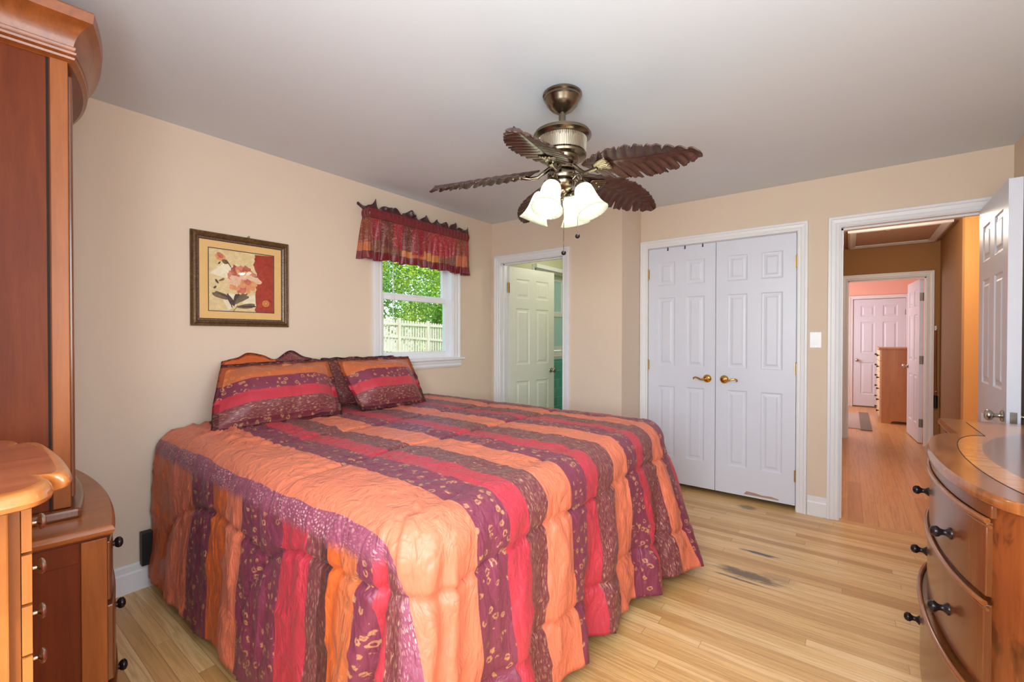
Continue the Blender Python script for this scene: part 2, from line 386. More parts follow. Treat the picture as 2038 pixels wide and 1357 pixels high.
def tile_mat():
    n = NT('teal_wall_tile'); P = n.sep(n.pos())
    br = n.n('TexBrick'); n.set(br.inputs['Vector'], n.comb(n.math('ADD', P[0], P[1]), P[2], 0)); br.offset = .5
    br.inputs['Color1'].default_value = (*lin((96, 176, 166)), 1); br.inputs['Color2'].default_value = (*lin((112, 186, 174)), 1)
    br.inputs['Mortar'].default_value = (*lin((170, 210, 200)), 1); br.inputs['Scale'].default_value = 1.
    br.inputs['Mortar Size'].default_value = .0025; br.inputs['Brick Width'].default_value = .15; br.inputs['Row Height'].default_value = .11
    n.p(color=br.outputs[0], rough=.15); return n.m
M_teal = tile_mat()
def leaves_mat(name, a, b, c):
    n = NT(name)
    r = n.white(n.comb(*[n.math('FLOOR', n.math('MULTIPLY', q, 9.)) for q in n.sep(n.pos())]))
    col = n.ramp(r, [(0, lin(a)), (.5, lin(b)), (1, lin(c))])
    n.t.nodes.remove(n.b)
    d = n.n('BsdfDiffuse'); n.set(d.inputs[0], col); t = n.n('BsdfTranslucent'); n.set(t.inputs[0], col)
    m1 = n.n('MixShader'); m1.inputs[0].default_value = .4
    n.t.links.new(d.outputs[0], m1.inputs[1]); n.t.links.new(t.outputs[0], m1.inputs[2]); n.t.links.new(m1.outputs[0], n.out.inputs[0])
    return n.m
M_leaf1 = leaves_mat('bright_leaves', (122, 160, 40), (168, 200, 66), (206, 222, 104))
M_leaf2 = leaves_mat('deep_leaves', (70, 116, 40), (110, 158, 60), (150, 190, 84))
M_bark = wood('tree_bark', (70, 56, 44), (110, 92, 74), 'z', 1., .9, 0)
M_fence = wood('weathered_fence', (182, 172, 152), (212, 202, 184), 'z', 1., .8, 0)
def grass_mat():
    n = NT('lawn_grass'); v = n.noise(n.pos(), 4, 6, .7)
    n.p(color=n.ramp(v, [(.3, lin((120, 150, 60))), (.7, lin((176, 196, 104)))]), rough=.9, normal=n.bump(n.noise(n.pos(), 40, 3), .6, .05)); return n.m
M_grass = grass_mat()

# ------------------------------------------------------------------ geometry helpers
def tag(o, label=None, cat=None, group=None, kind=None):
    if label: o['label'] = label
    if cat: o['category'] = cat
    if group: o['group'] = group
    if kind: o['kind'] = kind
    return o
def thing(name, loc, label, cat, group=None, kind=None, rz=0):
    o = bpy.data.objects.new(name, None); COL.objects.link(o); o.empty_display_size = .1
    o.location = loc; o.rotation_euler = (0, 0, rz)
    return tag(o, label, cat, group, kind)
def rootmat(o):
    r = o
    while r.parent: r = r.parent
    return Matrix.Translation(r.location) @ r.rotation_euler.to_matrix().to_4x4()

class MB:
    def __init__(s): s.bm = bmesh.new(); s.uvl = None; s.mi = 0
    def v(s, p): return s.bm.verts.new(p)
    def f(s, vs, uv=None, mi=None):
        try: fc = s.bm.faces.new(vs)
        except ValueError: return None
        fc.material_index = s.mi if mi is None else mi
        if uv:
            if not s.uvl: s.uvl = s.bm.loops.layers.uv.new('UVMap')
            for l, q in zip(fc.loops, uv): l[s.uvl].uv = q
        return fc
    def box(s, x0, x1, y0, y1, z0, z1, mtx=None):
        P = [(x, y, z) for x in (x0, x1) for y in (y0, y1) for z in (z0, z1)]
        if mtx: P = [mtx @ Vector(p) for p in P]
        V = [s.v(p) for p in P]
        for q in ((0, 1, 3, 2), (4, 6, 7, 5), (0, 4, 5, 1), (2, 3, 7, 6), (0, 2, 6, 4), (1, 5, 7, 3)): s.f([V[i] for i in q])
        return s
    def prism(s, poly, z0, z1, mtx=None):
        tr = (lambda p: mtx @ Vector(p)) if mtx else (lambda p: p)
        a = [s.v(tr((x, y, z0))) for x, y in poly]; b = [s.v(tr((x, y, z1))) for x, y in poly]
        n = len(poly)
        for i in range(n): s.f([a[i], a[(i+1) % n], b[(i+1) % n], b[i]])
        s.f(a[::-1]); s.f(b); return s
    def rings(s, rings, close=True, cap=True):
        R = [[s.v(p) for p in r] for r in rings]; n = len(R[0])
        for a, b in zip(R, R[1:]):
            for i in range(n if close else n-1): s.f([a[i], a[(i+1) % n], b[(i+1) % n], b[i]])
        if cap and close: s.f(R[0][::-1]); s.f(R[-1])
        return s
    def lathe(s, prof, c=(0, 0, 0), axis=None, n=32, mod=None, cap=True):
        m = axis if axis else Matrix.Identity(3); c = Vector(c); R = []
        for k, (r, z) in enumerate(prof):
            ring = []
            for i in range(n):
                a = 2*PI*i/n; rr = max(r, 1e-5)*(1+(mod(a, k/(len(prof)-1)) if mod else 0))
                ring.append(c + m @ Vector((rr*math.cos(a), rr*math.sin(a), z)))
            R.append(ring)
        return s.rings(R, True, cap)
    def tube(s, pts, r, n=10, flat=None):
        pts = [Vector(p) for p in pts]; R = []; prev = None
        for i, p in enumerate(pts):
            t = (pts[min(i+1, len(pts)-1)]-pts[max(i-1, 0)]).normalized()
            if prev is None: x = t.orthogonal().normalized()
            else: x = (prev - t*prev.dot(t)).normalized()
            prev = x; y = t.cross(x); rr = r[i] if isinstance(r, (list, tuple)) else r
            R.append([p + (x*math.cos(2*PI*k/n) + y*math.sin(2*PI*k/n))*rr for k in range(n)])
        return s.rings(R)
    def sphere(s, c, r, n=16, sc=(1, 1, 1)):
        m = bmesh.ops.create_uvsphere(s.bm, u_segments=n, v_segments=max(6, n//2), radius=1, matrix=Matrix.Translation(c) @ Matrix.Diagonal((r*sc[0], r*sc[1], r*sc[2], 1)))
        for v in m['verts']:
            for fc in v.link_faces: fc.material_index = s.mi
        return s
    def build(s, name, mats, parent=None, smooth=None, bevel=0., solid=0., sub=0, segs=2):
        bm = s.bm
        bmesh.ops.recalc_face_normals(bm, faces=bm.faces[:])
        me = bpy.data.meshes.new(name); bm.to_mesh(me); bm.free()
        for m in (mats if isinstance(mats, (list, tuple)) else [mats]): me.materials.append(m)
        o = bpy.data.objects.new(name, me); COL.objects.link(o)
        if parent: me.transform(rootmat(parent).inverted()); o.parent = parent
        if smooth is not None:
            me.polygons.foreach_set('use_smooth', [True]*len(me.polygons))
            if smooth < 180: me.set_sharp_from_angle(angle=math.radians(smooth))
        if solid:
            q = o.modifiers.new('solid', 'SOLIDIFY'); q.thickness = solid; q.offset = 0
        if bevel:
            q = o.modifiers.new('bevel', 'BEVEL'); q.width = bevel; q.segments = segs; q.limit_method = 'ANGLE'; q.angle_limit = math.radians(40)
            q.harden_normals = False
        if sub:
            q = o.modifiers.new('sub', 'SUBSURF'); q.levels = sub; q.render_levels = sub
        return o
def B(*a, mtx=None):
    return MB().box(*a, mtx=mtx)
def struct(o, label=None, cat=None):
    return tag(o, label, cat, kind='structure')
def copy_tree(o, parent=None):
    c = o.copy(); COL.objects.link(c); c.parent = parent
    for ch in [x for x in bpy.data.objects if x.parent == o]: copy_tree(ch, c)
    return c

XL, YB, YC, XR, ZC = -2.904, 3.49, 3.907, .772, 2.44
YR = -.36                                                     # wall behind the camera
def wall(name, axis, c, c2, a0, a1, z0, z1, holes=(), mat=None):
    """slab between c and c2 on `axis`, spanning a0..a1, with rectangular holes (a0,a1,z0,z1)"""
    A = sorted({a0, a1, *[h for q in holes for h in q[:2]]}); Z = sorted({z0, z1, *[h for q in holes for h in q[2:]]})
    A = [a for a in A if a0 <= a <= a1]; Z = [z for z in Z if z0 <= z <= z1]
    mb = MB()
    for p, q in zip(A, A[1:]):
        run = None
        for r, t in zip(Z, Z[1:]):
            am, zm = (p+q)/2, (r+t)/2
            if any(h[0] < am < h[1] and h[2] < zm < h[3] for h in holes): continue
            if axis == 'x': mb.box(min(c, c2), max(c, c2), p, q, r, t)
            else: mb.box(p, q, min(c, c2), max(c, c2), r, t)
    bmesh.ops.remove_doubles(mb.bm, verts=mb.bm.verts[:], dist=1e-5)
    # drop the doubled inner faces
    seen = {}
    for f in mb.bm.faces[:]:
        k = tuple(round(x, 4) for x in f.calc_center_median())
        seen.setdefault(k, []).append(f)
    dead = [f for fs in seen.values() if len(fs) > 1 for f in fs]
    if dead: bmesh.ops.delete(mb.bm, geom=dead, context='FACES')
    return struct(mb.build(name, mat or M_wall))

CASP = [(0, 0), (0, .010), (.006, .014), (.020, .012), (.026, .016), (.046, .018), (.050, .024), (.064, .024), (.066, .020), (.066, 0)]
def casing(name, mat, axis, c, side, a0, a1, z0, z1, scale=1., closed=False, parent=None, prof=CASP):
    """mitred moulding around an opening; side = +1/-1: way the moulding stands off the wall at coordinate c"""
    mb = MB()
    def pt(a, z, w): return (c+side*w, a, z) if axis == 'x' else (a, c+side*w, z)
    R = []
    for u, w in prof:
        u *= scale
        path = [(a0-u, z0), (a0-u, z1+u), (a1+u, z1+u), (a1+u, z0)]
        if closed: path = [(a0-u, z0-u), (a0-u, z1+u), (a1+u, z1+u), (a1+u, z0-u)]
        R.append([mb.v(pt(a, z, w)) for a, z in path])
    m = 4 if closed else 3
    for p, q in zip(R, R[1:]):
        for i in range(m): mb.f([p[i], p[(i+1) % 4], q[(i+1) % 4], q[i]])
    if not closed: mb.f([r[0] for r in R]); mb.f([r[3] for r in R])
    o = mb.build(name, mat, parent)
    return o if parent else struct(o)

# ------------------------------------------------------------------ six-panel door leaf (local: x 0..w, y 0..t, z 0..h)
def door_leaf(w, h, t, mtx, stile=None, mid=None):
    st = stile or w*.15; md = mid or w*.155; k = h/2.03
    xs = [0, st, (w-md)/2, (w+md)/2, w-st, w]
    zs = [0, .22*k, .83*k, 1.005*k, 1.60*k, 1.705*k, 1.91*k, h]
    mb = MB()
    def P(x, y, z): return mb.v(mtx @ Vector((x, y, z)))
    for y, d in ((0, 1), (t, -1)):
        for i in range(5):
            for j in range(7):
                x0, x1, z0, z1 = xs[i], xs[i+1], zs[j], zs[j+1]
                if i in (1, 3) and j in (1, 3, 5):
                    lv = [(0, 0), (.008, .007), (.016, .008), (.030, .0065), (.042, .001)]
                    R = [[P(x0+q, y+d*e, z0+q), P(x1-q, y+d*e, z0+q), P(x1-q, y+d*e, z1-q), P(x0+q, y+d*e, z1-q)] for q, e in lv]
                    for a, b in zip(R, R[1:]):
                        for m in range(4): mb.f([a[m], a[(m+1) % 4], b[(m+1) % 4], b[m]])
                    mb.f(R[-1])
                else: mb.f([P(x0, y, z0), P(x1, y, z0), P(x1, y, z1), P(x0, y, z1)])
    for a, b in (((0, 0), (0, h)), ((w, 0), (w, h))):
        mb.f([P(a[0], 0, 0), P(a[0], t, 0), P(a[0], t, h), P(a[0], 0, h)])
    for z in (0, h): mb.f([P(0, 0, z), P(w, 0, z), P(w, t, z), P(0, t, z)])
    bmesh.ops.remove_doubles(mb.bm, verts=mb.bm.verts[:], dist=1e-5)
    return mb
def frame_at(o, d):
    """matrix: local x -> unit dir d (2D), local y -> left normal, z up, origin o"""
    d = Vector((d[0], d[1], 0)).normalized(); nrm = Vector((-d.y, d.x, 0))
    m = Matrix((d, nrm, Vector((0, 0, 1)))).transposed().to_4x4(); m.translation = o; return m
def axis_m(d):
    d = Vector(d).normalized(); x = d.orthogonal().normalized(); return Matrix((x, d.cross(x), d)).transposed()
def round_knob(parent, base, d, mat, s=1., name='knob'):
    prof = [(0, 0), (.028, 0), (.030, .004), (.026, .009), (.012, .012), (.010, .028), (.014, .034), (.024, .040), (.028, .050), (.027, .058), (.020, .064), (0, .066)]
    return MB().lathe([(r*s, z*s) for r, z in prof], base, axis_m(d), 24).build(name, mat, parent, 50)
def hinge(parent, c, mat, along, w=.016, h=.09, off=.006):
    mb = MB(); x, y, z = c
    mb.lathe([(.006, -h/2), (.006, h/2)], (x, y, z), None, 12)
    mb.lathe([(.004, h/2), (.005, h/2+.004), (0, h/2+.009)], (x, y, z), None, 10)
    if along == 'x': mb.box(x-w, x+w, y+.002, y+.005, z-h/2, z+h/2)
    else: mb.box(x+.002, x+.005, y-w, y+w, z-h/2, z+h/2)
    return mb.build('hinge', mat, parent, 40)

# ================================================================== SETTING
struct(B(-3.02, .90, YR-.12, 3.935, -.08, 0).build('floor', M_floor))
struct(B(-.25, 2.4, 3.935, 7.30, -.08, 0).build('floor_hall', M_hallfloor))
struct(B(-1.6, 1.9, 7.30, 10.7, -.08, 0).build('floor_pink_room', M_hallfloor))
struct(B(-3.02, -1.50, 3.935, 5.75, -.08, 0).build('floor_bathroom', M_teal))
struct(B(-1.50, -.25, 3.935, 4.75, -.08, 0).build('floor_closet', M_floor))
struct(B(-3.02, .90, YR-.12, 4.03, ZC, ZC+.1).build('ceiling', M_ceil))
struct(B(-1.7, 2.4, 4.03, 7.30, ZC, ZC+.1).build('ceiling_hall', M_hatch))
struct(B(-1.7, 1.9, 7.30, 10.7, ZC, ZC+.1).build('ceiling_pink_room', M_pink))
struct(B(-3.02, -1.7, 4.03, 5.75, ZC, ZC+.1).build('ceiling_bathroom', M_bathw))
WIN = (2.145, 2.925, 1.10, 2.17); BWIN = (4.28, 5.05, 1.12, 2.06)
wall('wall_left', 'x', XL, XL-.12, YR-.12, 3.55, 0, ZC, [WIN])
wall('wall_back', 'y', YR, YR-.12, XL-.116, XR+.12, 0, ZC, [(-.75, .55, .92, 2.18)])
wall('wall_right', 'x', XR, XR+.12, YR, YC+.12, 0, ZC, [(-.25, .75, 1.05, 2.15)])
BD = (-2.794, -2.068, 0, 2.035)
wall('wall_front', 'y', YB, YB+.12, XL, -1.504, 0, ZC, [BD])
wall('wall_alcove', 'x', -1.504, -1.624, YB+.12, YC+.12, 0, ZC)
CL = (-1.436, -.310, 0, 2.080); HD = (-.054, .668, 0, 2.075)
wall('wall_closet', 'y', YC, YC+.12, -1.504, XR, 0, ZC, [CL, HD])
wall('wall_closet_back', 'y', 4.65, 4.75, -1.624, -.13, 0, ZC)
# hall
wall('wall_hall_left', 'x', -.13, -.25, 4.027, 7.15, 0, ZC, mat=M_hall)
HE = (-.022, .728, 0, 2.02)
wall('wall_hall_end', 'y', 7.15, 7.27, -.25, .96, 0, ZC, [HE], M_hall)
wall('wall_hall_right', 'x', .84, .96, 5.89, 7.15, 0, ZC, mat=M_hall)
wall('wall_side_hall', 'y', 5.77, 5.89, .84, 2.4, 0, ZC, mat=M_orange)
wall('wall_side_hall_end', 'x', 2.3, 2.4, 4.03, 5.77, 0, ZC, mat=M_orange)
wall('wall_side_hall_near', 'y', 4.03, 4.04, XR+.12, 2.3, 0, ZC, mat=M_orange)
# pink room
PD = (.053, .805, 0, 2.01)
wall('wall_pink_end', 'y', 10.574, 10.69, -1.6, 1.9, 0, ZC, [PD], M_pink)
wall('wall_pink_left', 'x', -1.5, -1.6, 7.28, 10.57, 0, ZC, mat=M_pink)
wall('wall_pink_right', 'x', 1.8, 1.9, 7.28, 10.57, 0, ZC, mat=M_pink)
wall('wall_pink_near_left', 'y', 7.272, 7.30, -1.5, HE[0], 0, ZC, mat=M_pink)
wall('wall_pink_near_right', 'y', 7.272, 7.30, HE[1], 1.8, 0, ZC, mat=M_pink)
wall('wall_pink_closet_back', 'y', 10.72, 10.74, -.2, 1.1, 0, ZC, mat=M_pink)
# bathroom: tiled to chest height, painted above
wall('wall_bath_left', 'x', XL, XL-.12, 3.61, 5.75, 0, ZC, [BWIN], M_bathw)
wall('wall_bath_end', 'y', 5.65, 5.75, XL, -1.62, 0, ZC, mat=M_bathw)
wall('wall_bath_right', 'x', -1.63, -1.70, 4.03, 5.65, 0, ZC, mat=M_bathw)
struct(B(XL, XL+.012, 3.615, 5.65, 0, 1.02).build('trim_bath_tile_left', M_teal))
struct(B(XL+.012, -1.63, 5.638, 5.65, 0, 1.02).build('trim_bath_tile_end', M_teal))
struct(B(XL, XL+.02, 3.615, 5.64, 1.02, 1.06).build('trim_bath_rail', M_trim, bevel=.004))

# baseboards
def baseboard(name, axis, c, side, a0, a1, h=.14, mat=M_trim):
    prof = [(0, 0), (.016, 0), (.016, h-.045), (.012, h-.036), (.012, h-.008), (.005, h), (0, h)]
    mb = MB()
    def pt(a, w, z): return (c+side*w, a, z) if axis == 'x' else (a, c+side*w, z)
    mb.rings([[pt(a, w, z) for w, z in prof] for a in (a0, a1)])
    return struct(mb.build(name, mat))
baseboard('baseboard_left', 'x', XL, 1, YR, YB)
baseboard('baseboard_front_left', 'y', YB, -1, XL+.02, BD[0]-.07)
baseboard('baseboard_front', 'y', YB, -1, BD[1]+.07, -1.504)
baseboard('baseboard_closet', 'y', YC, -1, -.239, -.124)
baseboard('baseboard_right', 'x', XR, -1, YR, YC-.02)
baseboard('baseboard_hall_right', 'x', .84, -1, 5.77, 7.14)
baseboard('baseboard_hall_left', 'x', -.13, 1, 4.04, 7.13)
baseboard('baseboard_pink', 'y', 10.574, -1, -1.5, PD[0]-.07)
# door casings and jamb linings
casing('trim_bath_door', M_trim, 'y', YB, -1, *BD[:2], 0, BD[3], 1.05)
casing('trim_closet', M_trim, 'y', YC, -1, *CL[:2], 0, CL[3], 1.0)
casing('trim_bedroom_door', M_trim, 'y', YC, -1, *HD[:2], 0, HD[3], 1.06)
casing('trim_hall_end_door', M_trim, 'y', 7.15, -1, *HE[:2], 0, HE[3], .95)
casing('trim_pink_door', M_trim, 'y', 10.574, -1, *PD[:2], 0, PD[3], .95)
def jamb(name, h, y0, y1, stop=None):
    t = .004; mb = MB()
    mb.box(h[0], h[0]+t, y0, y1, 0, h[3]); mb.box(h[1]-t, h[1], y0, y1, 0, h[3]); mb.box(h[0]+t, h[1]-t, y0, y1, h[3]-t, h[3])
    if stop:
        a, b = stop
        mb.box(h[0]+t, h[0]+t+.012, a, b, 0, h[3]-t); mb.box(h[1]-t-.012, h[1]-t, a, b, 0, h[3]-t); mb.box(h[0]+t, h[1]-t, a, b, h[3]-t-.012, h[3]-t)
    return struct(mb.build(name, M_trim))
jamb('trim_bath_jamb', BD, YB-.002, YB+.122, (YB+.045, YB+.08))
jamb('trim_closet_jamb', CL, YC+.012, YC+.12)
jamb('trim_bedroom_jamb', HD, YC-.002, YC+.122, (YC+.05, YC+.085))
jamb('trim_hall_end_jamb', HE, 7.148, 7.302, (7.19, 7.23))
# corner bead lines, hall attic hatch
mb = MB()
mb.rings([[(x, y, ZC-d) for x, y, d in ((-.02+q, 6.02+q, e), (.80-q, 6.02+q, e), (.80-q, 7.12-q, e), (-.02+q, 7.12-q, e))] for q, e in ((0, 0), (0, .022), (.02, .028), (.055, .016), (.075, .012), (.075, 0))], True, False)
struct(mb.build('trim_attic_hatch', M_trim))
struct(B(.06, .72, 6.10, 7.04, ZC-.006, ZC).build('trim_attic_panel', M_hatch))
struct(B(.30, .33, 6.14, 6.17, ZC-.02, ZC-.006).build('trim_hatch_latch', M_steelh))

# ------------------------------------------------------------------ doors
def closet_leaf(n, flip):
    r = thing('door_%d' % n, ((CL[0]+.004 if not flip else -.8705), YC, .040),
              'left white six-panel closet door with lever handle at its right edge' if not flip else 'right white six-panel closet door with lever at left and scuffed bottom edge', 'door', 'closet double doors', 'structure')
    x0, x1 = (CL[0]+.005, -.8745) if not flip else (-.8705, CL[1]-.006)
    door_leaf(x1-x0, 2.032, .035, frame_at((x0, YC+.002, .040), (1, 0)), .085, .095).build('door_leaf', M_door, r, bevel=.0012)
    hx = CL[0]+.003 if not flip else CL[1]-.003
    for z in ((1.85, 1.05) if not flip else (1.86, 1.06, .26)): hinge(r, (hx, YC-.005, z), M_hinge, 'x', .010, .085)
    # curved brass lever
    kx = -.935 if not flip else -.805; s = -1 if not flip else 1
    h = MB().lathe([(0, 0), (.033, 0), (.033, .004), (.030, .010), (.018, .013), (.012, .016), (.012, .040), (.017, .044), (.017, .050), (0, .052)], (kx, YC+.002, .955), axis_m((0, -1, 0)), 28).build('door_handle', M_brass, r, 50)
    pts = [(kx+s*a, YC-.044-b, .955+c) for a, b, c in ((0, 0, 0), (.02, .002, -.006), (.045, .004, -.004), (.065, .003, .006), (.085, 0, .010), (.098, -.006, .004), (.100, -.008, -.006), (.094, -.008, -.010))]
    MB().tube(pts, [.010, .009, .008, .007, .0065, .006, .006, .005], 10).build('lever', M_brass, h, 60)
    if flip:
        mb = MB()
        mb.prism([(-.66, -.001), (-.60, 0), (-.50, 0), (-.42, 0), (-.42, .008), (-.47, .018), (-.53, .014), (-.58, .022), (-.64, .026)], 0, .0006, Matrix.Translation((0, YC+.002, .055)) @ Matrix.Rotation(PI/2, 4, 'X'))
        mb.build('paint_chip', plain('bare_wood_scuff', (176, 140, 118), .7), r)
    return r
closet_leaf(1, False); closet_leaf(2, True)
# over-door hooks on the left leaf head
for x in (-1.262, -1.118, -.975):
    mb = MB(); mb.box(x-.004, x+.004, YC-.003, YC+.002, 2.046, 2.074); mb.box(x-.004, x+.004, YC-.014, YC-.003, 2.046, 2.050)
    tag(mb.build('over_door_hook', M_blackp), {-1.262: 'leftmost small black hook over top edge of left closet door', -1.118: 'middle small black hook over top edge of left closet door', -.975: 'rightmost small black hook on left closet door near the leaf gap'}[x], 'hook', 'small hooks over the closet door')

# bathroom door, standing ajar into the bathroom
hb = Vector((BD[0]+.022, YB+.122, .01)); db = Vector((.15, .988, 0))
r = thing('door_3', hb, 'pale green-white six-panel bathroom door standing ajar beyond the bed', 'door', kind='structure')
wd = .70
mtx = frame_at(hb, db); leaf = door_leaf(wd, 2.01, .035, mtx, .095, .10).build('door_leaf', plain('bath_door_paint', (228, 230, 218), .38, 0, .02), r, bevel=.0012)
nd = Vector((db.y, -db.x, 0)).normalized(); dn = db.normalized()
k = round_knob(r, hb+dn*(wd-.055)+Vector((0, 0, .915)), nd, M_nickel, .95, 'door_knob')
round_knob(r, hb+dn*(wd-.055)-nd*.035+Vector((0, 0, .915)), -nd, M_nickel, .95, 'door_knob')
for z in (1.80, .25): hinge(r, (BD[0]+.014, YB+.110, z), M_hinge, 'x', .016, .10)

# bedroom door, open against the right wall
hb = Vector((.666, YC-.006, .012)); db = Vector((-.017, -.70, 0)); L = .712
r = thing('door_4', hb, 'white six-panel bedroom door swung open along the right wall', 'door', kind='structure')
m4 = frame_at(hb, db); m4 = m4 @ Matrix.Translation((0, -.035, 0))
door_leaf(L, 2.058, .048, m4).build('door_leaf', M_door, r, bevel=.0012)
dn = db.normalized(); face = Vector((-dn.y, dn.x, 0)); face = face if face.x < 0 else -face
base = hb + dn*(L-.062) + face*.035 + Vector((0, 0, .892))
q = m4 @ Vector((L-.062, 0, .892)); q2 = m4 @ Vector((L-.062, .048, .892))
fl = q if q.x < q2.x else q2; fr = q2 if fl is q else q
round_knob(r, fl, (fl-fr), M_nickel, 1.0, 'door_knob'); round_knob(r, fr, (fr-fl), M_nickel, .9, 'door_knob')
mb = MB(); c = (fl+fr)/2 + dn*.062
mb.box(-.0125, .0125, -.001, .002, -.028, .028, mtx=Matrix.Translation(c))
pl = mb.build('latch_plate', M_steelh, r)
MB().box(-.006, .006, -.009, -.001, -.008, .008, mtx=Matrix.Translation(c)).build('latch', M_nickel, pl)
for z in (1.85, 1.05, .25): hinge(r, (HD[1]-.001, YC-.010, z), M_steelh, 'y', .012, .09)

# hall end door, opened into the pink room
hb = Vector((HE[1]-.014, 7.322, .012)); db = Vector((-.052, .74, 0))
r = thing('door_5', hb, 'white door with three grey hinges opened into the pink room', 'door', kind='structure')
m5 = frame_at(hb, db)
door_leaf(.735, 1.995, .035, m5).build('door_leaf', M_door, r, bevel=.0012)
q = m5 @ Vector((.68, .035, .90)); q2 = m5 @ Vector((.68, 0, .90))
round_knob(r, q, q-q2, M_nickel, .95, 'door_knob'); round_knob(r, q2, q2-q, M_nickel, .95, 'door_knob')
for z in (1.79, 1.02, .25):
    mb = MB(); e = m5 @ Vector((0, .0175, z-.012))
    mb.box(-.016, .016, -.002, .001, -.05, .05, mtx=Matrix.Translation(e) @ Matrix.Rotation(.07, 4, 'Z')); mb.lathe([(.007, -.05), (.007, .05)], e+Vector((.021, -.002, 0)), None, 10)
    mb.build('hinge', M_steelh, r)
# closed door at the end of the pink room
r = thing('door_6', (PD[0], 10.576, .02), 'closed white six-panel door in the far wall of the pink room', 'door', kind='structure')
door_leaf(PD[1]-PD[0]-.008, 1.98, .035, frame_at((PD[0]+.004, 10.578, .022), (1, 0))).build('door_leaf', M_door, r, bevel=.0012)
round_knob(r, (PD[0]+.062, 10.578, .87), (0, -1, 0), M_nickel, .95, 'door_knob')
for z in (1.75, .3): hinge(r, (PD[1]+.0, 10.57, z), M_steelh, 'x', .012, .09)

# ------------------------------------------------------------------ bedroom window
y0, y1, z0, z1 = WIN
r = thing('window_1', (XL, (y0+y1)/2, z0), 'white double-hung window in the left wall above the bed', 'window', kind='structure')
casing('window_casing', M_trim, 'x', XL, 1, y0, y1, z0, z1, 1.30, parent=r)
mb = MB(); t = .012
mb.box(XL-.12, XL-.001, y0, y0+t, z0, z1); mb.box(XL-.12, XL-.001, y1-t, y1, z0, z1); mb.box(XL-.12, XL-.001, y0+t, y1-t, z1-t, z1); mb.box(XL-.12, XL-.03, y0+t, y1-t, z0, z0+.02)
mb.build('window_frame', M_vinyl, r)
mb = MB(); mb.box(XL-.03, XL+.045, y0-.115, y1+.125, z0-.012, z0+.012); mb.build('window_stool', M_trim, r, bevel=.005)
mb = MB(); mb.rings([[(XL+w, a, z) for w, z in ((0, -.075), (.012, -.075), (.018, -.06), (.014, -.045), (.02, -.03), (.016, -.012), (0, -.012))] for a in (y0-.09, y1+.10)])
for v in mb.bm.verts: v.co.z += z0
mb.build('window_apron', M_trim, r)
def sash(name, xc, a0, a1, c0, c1, rail=.038, bot=.05, glass=None):
    mb = MB(); d = .016
    mb.box(xc-d, xc+d, a0, a0+rail, c0, c1); mb.box(xc-d, xc+d, a1-rail, a1, c0, c1)
    mb.box(xc-d, xc+d, a0+rail, a1-rail, c1-rail, c1); mb.box(xc-d, xc+d, a0+rail, a1-rail, c0, c0+bot)
    s = mb.build(name, M_vinyl, r, bevel=.003)
    B(xc-.003, xc+.003, a0+rail-.002, a1-rail+.002, c0+bot-.002, c1-rail+.002).build('pane', glass or M_glass, s)
    return s
s1 = sash('lower_sash', XL-.055, y0+.014, y1-.014, z0+.02, 1.635)
s2 = sash('upper_sash', XL-.090, y0+.014, y1-.014, 1.605, z1-.014)
B(XL-.052, XL-.028, 2.49, 2.56, 1.635, 1.650).build('sash_lock', M_vinyl, s1, bevel=.003)
B(XL-.074, XL-.058, y0+.012, y0+.016, z0+.02, z1-.02).build('track', M_vinyl, r)
MB().tube([(XL-.006, 2.262, 2.0), (XL-.006, 2.262, 1.41)], .0035, 8).build('blind_wand', M_switch, r)
mb = MB(); mb.box(XL-.03, XL+.02, y0+.02, y1-.02, z1-.07, z1-.02); mb.build('blind_headrail', M_switch, r)

# assumed windows out of view: frames only, added for the fill light
for nm, ax, (a0, a1, c0, c1), c in (('assumed_window_2', 'y', (-.75, .55, .92, 2.18), YR), ('assumed_window_3', 'x', (-.25, .75, 1.05, 2.15), XR)):
    o = casing(nm, M_trim, ax, c, 1 if ax == 'y' else -1, a0, a1, c0, c1, 1.2, True)

# bathroom window with head rail
a0, a1, c0, c1 = BWIN
r = thing('window_4', (XL, (a0+a1)/2, c0), 'white bathroom window above teal tile, glimpsed past the ajar door', 'window', kind='structure')
casing('window_casing', M_vinyl, 'x', XL, 1, a0, a1, c0, c1, 1.1, True, r)
s1 = sash('lower_sash', XL-.055, a0+.005, a1-.005, c0+.01, 1.60, .05, .05, M_frost); s2 = sash('upper_sash', XL-.09, a0+.005, a1-.005, 1.57, c1-.01, .05, .05, M_frost)
s1.parent = r; s2.parent = r
mb = MB(); mb.box(XL+.012, XL+.06, a0-.06, a1+.3, c1+.03, c1+.075); mb.build('blind_headrail', M_vinyl, r)
mb = MB(); mb.box(XL+.02, XL+.05, a0-.05, a1+.3, c1-.01, c1+.03); mb.build('blind_stack', plain('grey_blind', (150, 150, 138), .5), r)

# light switch
r = thing('light_switch', (-.195, YC, 1.277), 'white rocker light switch plate between closet and hall door', 'light switch')
B(-.230, -.160, YC-.006, YC, 1.220, 1.334).build('switch_plate', M_switch, r, bevel=.002)
mb = MB(); mb.rings([[(-.211, YC-.006, z), (-.179, YC-.006, z), (-.179, YC-.006-d, z), (-.211, YC-.006-d, z)] for z, d in ((1.243, .0075), (1.277, .004), (1.311, .0025))])
mb.build('rocker', M_switch, r)
for z in (1.229, 1.325): MB().lathe([(0, 0), (.003, 0), (.003, .0012), (0, .0014)], (-.195, YC-.006, z), axis_m((0, -1, 0)), 10).build('screw', M_nickel, r)

